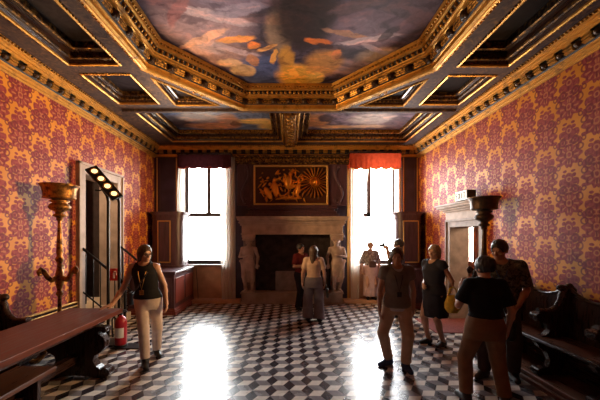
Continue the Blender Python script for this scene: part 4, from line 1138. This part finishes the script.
    def trousers(s, waist=.99, rad=(.100, .068, .058), hem=.10, g=.018):
        P = [loft(s.tor(g, .745-s.drop, waist-s.drop), .03)]
        for k in 'AB':
            h, n, a = s.hip[k], s.kn[k], s.an[k]
            en = a+[0, 0, hem-.085]; mid = lerp(n, a, .5)
            P += [rc(h, n, rad[0], rad[1], .03), rc(n, a+nrm(a-n)*.05, rad[1], rad[2], .02, (lerp(n, a, 1-(hem-.085)/.4) if hem > .085 else a+nrm(a-n)*.035, a-n)),
                  el(lerp(n, a, .3)-s.fd[k]*.018, (.060, .062, .10), k=.02)]
        return P
    def skirt(s, waist, hem, r0, r1, cy=0, wave=(.06, 9), k=None):
        z0, z1 = hem, waist; c = s.pel; f = s.fd['A']+s.fd['B']
        cx1 = (s.an['A'][0]+s.an['B'][0])/2; cy1 = (s.an['A'][1]+s.an['B'][1])/2
        L = []
        for i in range(7):
            t = i/6; z = z1-s.drop+(z0-z1+s.drop)*t; q = t**.7
            L.append((z, c[0]*(1-t)+cx1*t, c[1]*(1-t)+cy1*t, r0[0]+(r1[0]-r0[0])*q, r0[1]+(r1[1]-r0[1])*q))
        return [loft(L, .02, 'u', wave)]
    def shoe(s, k, g=.012, low=False):
        a, f = s.an[k], s.fd[k]
        P = [rc(a-f*.035+[0, 0, -.048], a+f*.04+[0, 0, -.045], .036+g*.6, .038+g*.6, .02), rc(a+f*.03+[0, 0, -.045], a+f*.150+[0, 0, -.060], .040+g*.5, .030+g*.4, .02)]
        if not low: P.append(rc(a+[0, 0, .02], a-f*.015+[0, 0, -.03], .036+g, .040+g, .015, (a+[0, 0, .025], (0, 0, 1))))
        P.append(plane_cut((0, 0, a[2]-.084), (0, 0, -1)))
        return P
    def hair(s, style='short', length=.2, g=.016):
        hp, R = s.hp, s.Rh
        P = [el(hp((0, .016, 1.566)), (.073+g, .092+g, .090+g), R, .01)]
        if style in ('long', 'bob'):
            P.append(rc(hp((0, .045, 1.54)), hp((0, .065, 1.54))+[0, .02*(style == 'long'), -length], .085, .055 if style == 'long' else .07, .03))
            for sg in (-1, 1): P.append(rc(hp((sg*.062, .02, 1.55)), hp((sg*.072, .035, 1.55))+[0, 0, -length*.75], .032, .026, .02))
        if style == 'side': P += [rc(hp((-.055, .03, 1.55)), hp((-.085, -.0, 1.46)), .040, .034, .03), rc(hp((-.085, 0, 1.46)), hp((-.10, -.05, 1.46))+[0, 0, -length], .034, .018, .03)]
        if style == 'bun': P.append(el(hp((0, .105, 1.60)), (.045, .042, .045), R, .02))
        if style == 'pony': P += [rc(hp((0, .10, 1.58)), hp((0, .14, 1.52)), .03, .028, .02), rc(hp((0, .14, 1.52)), hp((0, .135, 1.50))+[0, 0, -length], .028, .012, .02)]
        P.append(el(hp((0, -.105, 1.515)), (.066, .095, .080), R, .012, 's'))
        if style in ('short', 'bun', 'pony', 'side'): P.append(el(hp((0, .04, 1.40)), (.10, .12, .10), R, 0, 's'))
        if style in ('short',): P.append(el(hp((0, -.01, 1.485)), (.11, .055, .05), R, 0, 's'))
        return P

SKIN = {n: simple('skin_'+n, c, .5, 0, .08, 6) for n, c in (('fair', (.50, .27, .18)), ('tan', (.40, .20, .125)))}
HAIR = {n: simple('hair_'+n, c, .45, 0, .35, 30) for n, c in (('dark', (.016, .010, .008)), ('brown', (.06, .030, .016)), ('light', (.24, .15, .085)), ('auburn', (.22, .09, .035)), ('grey', (.20, .16, .13)))}
def cloth(n, c, var=.15, sc=9, bump=.15): return simple('cloth_'+n, c, .85, 0, var, sc, bump, .2)
def figure(label, loc, H, yaw, sp, skin, items, voxel=.008, group=None, eyes=True):
    r = thing('person', label, 'person', loc, math.radians(yaw), group or 'visitors standing in the room')
    f = Fig(sp); s = H/1.65
    b = sdf_obj('body', f.body(), voxel, SKIN[skin], r, s)
    for nm, prims, mat in items(f): sdf_obj(nm, prims, voxel, mat, r, s)
    if eyes:
        for sg in (-1, 1):
            mb = MB().ball(f.hp((sg*.029, -.085, 1.541))*s, (.0065*s, .0045*s, .0065*s), 8, 6); part('eye', mb, M['black'], r, False)
    return r, f, s
def glasses(r, f, s):
    mb = MB()
    for sg in (-1, 1):
        c = np.array((sg*.032, -.102, 1.541)); mb.tube([f.hp(c+np.array((.026*math.cos(a), 0, .018*math.sin(a))))*s for a in [i*2*PI/16 for i in range(17)]], .0035, 5)
        mb.tube([f.hp((sg*.058, -.10, 1.545))*s, f.hp((sg*.078, -.03, 1.545))*s, f.hp((sg*.082, .02, 1.54))*s], .003, 5)
    mb.tube([f.hp((-.008, -.104, 1.545))*s, f.hp((.008, -.104, 1.545))*s], .003, 5)
    part('glasses', mb, M['black'], r, False)
def lanyard(r, f, s, mat, drop=.30, badge=None, y=-.135):
    L = f.lean; pts = [L+[-.075, .04, 1.40-f.drop], L+[-.07, -.06, 1.375-f.drop], L+[-.045, y+.005, 1.26-f.drop], L+[0, y, 1.40-drop-f.drop], L+[.045, y+.005, 1.26-f.drop], L+[.07, -.06, 1.375-f.drop], L+[.075, .04, 1.40-f.drop]]
    o = part('lanyard', MB().tube([p*s for p in pts], .006, 6), mat, r, False)
    if badge: c = (L+[0, y-.004, 1.40-drop-.03-f.drop])*s; part('badge', MB().box(c[0]-.03, c[0]+.03, c[1]-.006, c[1]+.004, c[2]-.04, c[2]+.03, .004), badge, o, False)

# woman leaning a hand on the table end
loc = (-2.12, 4.55, 0)
sp = dict(feet={'A': (.03, -.20, 15, 0), 'B': (.10, .20, 25, 0)}, pelvis=(.02, .02), lean=(-.03, 0), head=(42, 6, 0),
          arms={'A': ((-.30, .00, 1.06), (-.40, -.16, .852), (0, 0, -1), .12, (-.5, -.6, -.05), -1), 'B': ((.235, .04, 1.07), (.275, -.03, .835), (-1, 0, 0), .5)})
r, f, s = figure('woman with glasses in a black sleeveless top and white trousers leaning on the table', loc, 1.69, 12, sp, 'fair', lambda f: [
    ('trousers', f.trousers(.97, (.104, .074, .062), .10), cloth('white', (.62, .50, .45))),
    ('sleeveless_top', f.shirt(.90, 0, .022, (.08, .09, .075), .10), cloth('black', (.012, .010, .011))),
    ('hair', f.hair('bob', .13), HAIR['brown']), ('shoe', f.shoe('A'), M['black']), ('shoe', f.shoe('B'), M['black'])])
glasses(r, f, s); lanyard(r, f, s, M['gilt_line'], .36, M['bronze'], -.145)
tag(MB().tube([(-2.02, 4.36, 1.32), (-2.15, 4.33, 1.1), (-2.37, 4.60, .98)], .010, 6).box(-2.42, -2.34, 4.56, 4.74, .80, 1.0, .03).build('shoulder_bag', M['black']), 'small dark shoulder bag hanging at the hip of the woman by the table', 'bag')

# woman in cream shirt seen from behind at the fireplace
sp = dict(feet={'A': (-.12, .02, -10, 0), 'B': (.13, .0, 12, 0)}, head=(-25, 4, 0),
          arms={'A': ((-.235, .03, 1.07), (-.245, -.06, .84), (1, 0, 0), .4), 'B': ((.235, .03, 1.07), (.25, -.05, .84), (-1, 0, 0), .4)})
figure('long-haired woman in a cream shirt and wide grey trousers, back turned, at the fireplace', (.51, 6.65, 0), 1.60, 176, sp, 'fair', lambda f: [
    ('trousers', f.trousers(.98, (.112, .105, .125), .03, .026), cloth('grey', (.17, .145, .16))),
    ('shirt', f.shirt(.93, .36, .018, flare=.05), cloth('cream', (.50, .34, .25))),
    ('hair', f.hair('long', .26, .02), HAIR['brown']), ('shoe', f.shoe('A'), M['black']), ('shoe', f.shoe('B'), M['black'])], .009, eyes=False)
tag(MB().box(.775, .83, 6.57, 6.77, .50, .70, .025).tube([(.80, 6.60, .69), (.79, 6.63, .77), (.79, 6.71, .77), (.80, 6.74, .69)], .008, 6).build('handbag', M['black']), 'small black handbag held by the woman in the cream shirt', 'bag')
# person in red in front of the fireplace opening
sp = dict(feet={'A': (-.10, .0, -10, 0), 'B': (.10, .03, 10, 0)}, head=(10, 0, 0),
          arms={'A': ((-.25, -.04, 1.09), (-.06, -.24, 1.12), (0, 1, 0), .5), 'B': ((.25, -.04, 1.09), (.10, -.24, 1.05), (0, 1, 0), .5)})
figure('dark-haired person in a red top and black trousers facing the woman in cream', (.27, 7.75, 0), 1.62, 38, sp, 'tan', lambda f: [
    ('trousers', f.trousers(.98, (.102, .078, .07), .06), cloth('black_trousers', (.018, .014, .016))),
    ('shirt', f.shirt(.92, .40, .02), cloth('red', (.13, .016, .014))), ('hair', f.hair('short', .1), HAIR['dark']),
    ('shoe', f.shoe('A'), M['black']), ('shoe', f.shoe('B'), M['black'])], .009)
# lady in the window
def pattern(n, a, b, c, sc):
    t = NT('cloth_'+n); v = t.coord(); d = t.noise(v, sc, 3, .6, 1.5); e = t.noise(v, sc*.7, 2, .5, 2.5, 'Color'); x = t.sep(e)[1]
    col = t.mix(t.rng(d, .46, .54), a, b); col = t.mix(t.rng(x, .56, .62), col, c); return t.done(col, .85, 0, .2)
sp = dict(feet={'A': (-.08, .0, -12, 0), 'B': (.08, .0, 12, 0)}, head=(-8, 4, 0),
          arms={'A': ((-.25, .05, 1.08), (-.24, -.06, .86), (1, 0, 0), .4), 'B': ((.25, .05, 1.08), (.235, -.06, .86), (-1, 0, 0), .4)}, stout=1.08)
figure('woman in a patterned blouse and long pale pink skirt standing before the right window', (2.21, 8.46, .09), 1.56, 0, sp, 'fair', lambda f: [
    ('skirt', f.skirt(.97, .10, (.195, .155), (.20, .165))+[loft(f.tor(.03, .74, .99), .03)], cloth('pink', (.60, .42, .42))),
    ('blouse', f.shirt(.86, .55, .024, (.07, .08, .06)), pattern('flowered', (.16, .12, .11), (.46, .38, .33), (.10, .05, .05), 16)),
    ('hair', f.hair('short', .1, .02), HAIR['auburn']), ('shoe', f.shoe('A', low=True), M['black']), ('shoe', f.shoe('B', low=True), M['black'])], .009)
tag(MB().box(2.12, 2.30, 8.20, 8.30, .98, 1.16, .03).tube([(2.13, 8.25, 1.15), (2.12, 8.28, 1.3), (2.12, 8.40, 1.45)], .008, 6).tube([(2.29, 8.25, 1.15), (2.30, 8.28, 1.3), (2.31, 8.40, 1.45)], .008, 6).build('front_bag', simple('brown_leather', (.09, .04, .03), .5)), 'small brown bag worn in front by the woman at the right window', 'bag')
# photographer
sp = dict(feet={'A': (-.11, .05, -12, 0), 'B': (.11, .0, 12, 0)}, head=(0, 3, 0), male=True,
          arms={'A': ((-.27, -.16, 1.22), (-.12, -.24, 1.45), (1, 0, 0), .7), 'B': ((.27, -.16, 1.22), (.10, -.24, 1.45), (-1, 0, 0), .7)})
r, f, s = figure('person photographing with raised arms behind the grey-shirted woman', (2.50, 7.10, 0), 1.74, -112, sp, 'tan', lambda f: [
    ('trousers', f.trousers(.99, (.106, .078, .068), .09), cloth('dark_blue', (.03, .03, .045))),
    ('shirt', f.shirt(.90, .34, .02), cloth('dark_plum', (.05, .035, .05))), ('hair', f.hair('short', .1), HAIR['dark']),
    ('shoe', f.shoe('A'), M['black']), ('shoe', f.shoe('B'), M['black'])], .009)
a = math.radians(-112)
def wloc(p, loc, a): return (loc[0]+p[0]*math.cos(a)-p[1]*math.sin(a), loc[1]+p[0]*math.sin(a)+p[1]*math.cos(a), loc[2]+p[2])
cam_o = MB().box(-.075, .075, -.03, .03, -.045, .045, .012).lathe([(.001, 0), (.038, 0), (.038, .06), (.03, .065), (.001, .06)], (0, 0, 0), 16)
cam_o = MB().box(-.075, .075, -.03, .03, -.045, .045, .012).tube([(0, -.02, 0), (0, -.09, 0)], .034, 16).box(-.03, .03, -.02, .02, .045, .065, .008)
o = cam_o.build('camera', M['black']); o.location = wloc((-.01*s, -.315*s, 1.525*s), (2.50, 7.10, 0), a); o.rotation_euler = (0, 0, a)
tag(o, 'black camera held up by the photographing person by the right window', 'camera')
# grey-shirted woman
sp = dict(feet={'A': (-.10, .06, -60, 0), 'B': (.10, -.08, 12, 0)}, head=(-14, 2, 4), lean=(0, 0),
          arms={'A': ((-.225, .03, 1.07), (-.245, -.06, .835), (1, 0, 0), .4), 'B': ((.235, .05, 1.07), (.225, .0, .835), (-1, 0, 0), .4)})
r, f, s = figure('woman in an open grey-green shirt, beige trousers and blue shoes standing right of centre', (1.50, 4.33, 0), 1.66, -6, sp, 'tan', lambda f: [
    ('trousers', f.trousers(.98, (.104, .076, .066), .10), cloth('beige', (.42, .29, .20))),
    ('undershirt', f.shirt(.80, 0, .012, flare=.06), cloth('pale_tee', (.42, .40, .42))),
    ('shirt', f.shirt(.84, .22, .022, (.075, .11, .12), .05), cloth('grey_green', (.17, .145, .125))),
    ('hair', f.hair('side', .13), HAIR['brown']), ('shoe', f.shoe('A'), cloth('blue_shoe', (.035, .06, .13))), ('shoe', f.shoe('B'), cloth('blue_shoe2', (.035, .06, .13)))])
lanyard(r, f, s, M['black'], .33, M['black'], -.15)
# woman in dark dress
sp = dict(feet={'A': (-.10, -.02, -5, 0), 'B': (.11, .08, 10, 0)}, head=(12, 0, 0), stout=1.12,
          arms={'A': ((-.235, .08, 1.09), (-.08, -.14, 1.02), (0, 1, 0), .5), 'B': ((.24, .13, 1.08), (.14, .20, .90), (-1, 0, 0), .6)})
figure('woman in a knee-length dark dress and sandals near the right doorway, in profile', (2.43, 5.20, 0), 1.67, -68, sp, 'tan', lambda f: [
    ('dress', f.shirt(.86, .12, .024, (.08, .10, .10)) [:-1]+f.skirt(1.0, .48, (.175, .15), (.20, .20), wave=(.04, 8))+[plane_cut((0, 0, .48), (0, 0, -1))], cloth('navy_dress', (.022, .020, .030))),
    ('hair', f.hair('bob', .07, .018), HAIR['light']), ('shoe', f.shoe('A', low=True), M['black']), ('shoe', f.shoe('B', low=True), M['black'])])
# straw-yellow bag
r = thing('yellow_bag', 'yellow soft bag hanging at the side of the woman in the dark dress', 'bag', (2.60, 4.92, .66))
ym = simple('yellow_straw', (.60, .36, .03), .7, 0, .2, 20, .3)
part('pouch', MB().lathe([(.001, -.06), (.08, -.05), (.125, .02), (.13, .10), (.10, .18), (.085, .22), (.078, .22), (.09, .17), (.001, .05)], (0, 0, 0), 20, sx=1, sy=.7), ym, r, False)
part('strap', MB().tube([(-.08, 0, .21), (-.05, 0, .33), (0, .0, .36), (.05, 0, .33), (.08, 0, .21)], .012, 6), ym, r, False)
# woman in black t-shirt from behind
sp = dict(feet={'A': (-.20, .02, -18, 0), 'B': (.19, -.02, 16, 0)}, head=(18, 4, 0), stout=1.1,
          arms={'A': ((-.26, -.06, 1.08), (-.10, -.22, 1.34), (0, 1, 0), .8), 'B': ((.25, .05, 1.07), (.27, -.06, .84), (-1, 0, 0), .4)})
sp = dict(sp, arms={'B': ((.27, -.03, 1.10), (.17, -.20, 1.30), (-1, .3, 0), .8), 'A': ((-.25, .06, 1.07), (-.26, -.05, .84), (1, 0, 0), .4)}, head=(18, 4, 0))
figure('dark-haired woman in a black t-shirt and khaki trousers, back turned, hand at her face', (2.14, 3.38, 0), 1.60, 172, sp, 'fair', lambda f: [
    ('trousers', f.trousers(.99, (.112, .080, .070), .10, .024), cloth('khaki', (.21, .115, .060))),
    ('t_shirt', f.shirt(.93, .40, .022), cloth('black_tee', (.008, .007, .008))),
    ('hair', f.hair('bun', .1, .022), HAIR['dark']), ('shoe', f.shoe('A'), M['black']), ('shoe', f.shoe('B'), M['black'])])
tag(MB().box(2.42, 2.52, 3.40, 3.60, .66, .90, .04).tube([(2.46, 3.46, .88), (2.42, 3.5, 1.05), (2.32, 3.50, 1.28)], .012, 6).build('shoulder_bag', M['black']), 'black shoulder bag at the right hip of the woman in the black t-shirt', 'bag')
# man in patterned shirt
sp = dict(feet={'A': (-.17, -.08, -30, 0), 'B': (.13, .04, 8, 0)}, head=(-28, 14, 0), male=True,
          arms={'A': ((-.25, .02, 1.08), (-.20, -.16, .90), (1, 0, 0), .4), 'B': ((.255, .03, 1.07), (.16, -.17, .93), (-1, 0, 0), .5)})
r, f, s = figure('short-haired man in a leafy dark shirt facing the woman in the black t-shirt', (2.75, 4.02, 0), 1.78, -30, sp, 'tan', lambda f: [
    ('trousers', f.trousers(.99, (.108, .080, .068), .09, .02), cloth('dark_brown', (.045, .030, .026))),
    ('shirt', f.shirt(.86, .42, .026, (.075, .10, .08)), pattern('leafy', (.030, .026, .024), (.10, .09, .075), (.16, .14, .11), 15)),
    ('hair', f.hair('short', .1, .014), HAIR['dark']), ('shoe', f.shoe('A'), M['black']), ('shoe', f.shoe('B'), M['black'])])
lanyard(r, f, s, cloth('blue_strap', (.03, .06, .14)), .22, None, -.16)

# caryatids belong to the fireplace
fp = bpy.data.objects['fireplace']
for sg, cx in ((-1, -1.115), (1, 1.26)):
    sp = dict(feet={'A': (-.07, -.03, -10, 0), 'B': (.08, .03, 15, 0)}, head=(sg*-15, 10, 0), pelvis=(sg*.03, 0),
              arms={'A': ((-.235, .02, 1.08), (-.04 if sg < 0 else -.22, -.17 if sg < 0 else -.04, 1.12 if sg < 0 else .86), (0, 1, 0), .4), 'B': ((.235, .02, 1.08), (.04 if sg > 0 else .22, -.17 if sg > 0 else -.04, 1.12 if sg > 0 else .86), (0, 1, 0), .4)})
    f = Fig(sp); P = f.body()
    P += f.skirt(.86, .30, (.17, .13), (.14, .12), wave=(.12, 7))+[rc((sg*.2, 0, .95), (-sg*.1, -.12, .6), .05, .04, .03), el((0, .03, 1.58), (.09, .105, .09), None, .02)]
    k = 1.42/1.65
    o = sdf_obj('caryatid', P, .010, M['marble'], fp, np.array((k*1.22, k*1.1, k)), (cx-fp.location.x, 8.33-fp.location.y, .33))
    mb = MB().box(cx-.15, cx+.15, 8.20, 8.46, 1.74, 1.78, .01); mb.box(cx-.12, cx+.12, 8.23, 8.46, 1.70, 1.74, .01); mb.box(cx-.17, cx+.17, 8.19, 8.46, 1.78, 1.87, .012)
    for s2 in (-1, 1): mb.tube([(cx+s2*.125, 8.19, 1.735), (cx+s2*.125, 8.26, 1.735)], .035, 12)
    part('capital', mb, M['marble'], fp)
    part('pedestal', MB().box(cx-.16, cx+.16, 8.19, 8.48, .31, .345, .008), M['marble'], fp)
# ================================================================ light and camera
w = bpy.data.worlds.new('overcast_sky'); SC.world = w; w.use_nodes = True
nt = w.node_tree; bg = nt.nodes['Background']
tc = nt.nodes.new('ShaderNodeTexCoord'); sp_ = nt.nodes.new('ShaderNodeSeparateXYZ'); nt.links.new(tc.outputs['Generated'], sp_.inputs[0])
rp = nt.nodes.new('ShaderNodeValToRGB'); nt.links.new(sp_.outputs[2], rp.inputs[0])
rp.color_ramp.elements[0].position = 0; rp.color_ramp.elements[0].color = (.80, .76, .72, 1)
rp.color_ramp.elements[1].position = .5; rp.color_ramp.elements[1].color = (.92, .96, 1.0, 1)
nt.links.new(rp.outputs[0], bg.inputs[0]); bg.inputs[1].default_value = SKY
def portal(x0, x1, z0, z1):
    l = bpy.data.lights.new('window_daylight', 'AREA'); l.shape = 'RECTANGLE'; l.size = x1-x0; l.size_y = z1-z0; l.cycles.is_portal = True
    o = bpy.data.objects.new('window_daylight', l); COL.objects.link(o); o.location = ((x0+x1)/2, YB+.46, (z0+z1)/2); o.rotation_euler = (-PI/2, 0, 0)
portal(WL[0], WL[1], WL[2], WL[3]); portal(WR[0], WR[1], WR[2], WR[3])
def spot(name, loc, target, power, ang, col=(1, .62, .27), size=.06, blend=.6):
    l = bpy.data.lights.new(name, 'SPOT'); l.energy = power; l.spot_size = math.radians(ang); l.spot_blend = blend; l.color = col; l.shadow_soft_size = size
    o = bpy.data.objects.new(name, l); COL.objects.link(o); o.location = loc
    o.rotation_euler = (Vector(target)-Vector(loc)).to_track_quat('-Z', 'Y').to_euler(); return o
def fill_point(name, loc, power, col=(1, .72, .45), size=.08):
    l = bpy.data.lights.new(name, 'POINT'); l.energy = power; l.color = col; l.shadow_soft_size = size
    o = bpy.data.objects.new(name, l); COL.objects.link(o); o.location = loc
fill_point('added_passage_fill', (-4.5, 5.15, 3.0), 80); fill_point('added_passage_fill', (4.25, 5.55, 2.1), 65)  # added unseen fill lights that brighten both door passages
for nm, loc, tg, pw, ang in SPOTS: spot(nm, loc, tg, pw, ang)
cam = bpy.data.cameras.new('camera_main'); co = bpy.data.objects.new('camera_main', cam); COL.objects.link(co)
co.location = (0, 0, 1.85); co.rotation_euler = (PI/2, 0, 0); cam.sensor_width = 36; cam.lens = 308/600*36
cam.shift_x = 10/600; cam.shift_y = 35/600; cam.clip_start = .05
SC.camera = co
vs = SC.view_settings; SC.display_settings.display_device = 'sRGB'
vs.view_transform = 'Standard'; vs.look = 'None'; vs.gamma = 1; vs.use_curve_mapping = False; vs.exposure = EXPO
try:
    SC.cycles.use_denoising = True; SC.cycles.max_bounces = 8; SC.cycles.diffuse_bounces = 4; SC.cycles.glossy_bounces = 4; SC.cycles.transparent_max_bounces = 12; SC.cycles.sample_clamp_indirect = 6
    SC.cycles.caustics_reflective = False; SC.cycles.caustics_refractive = False
except Exception: pass
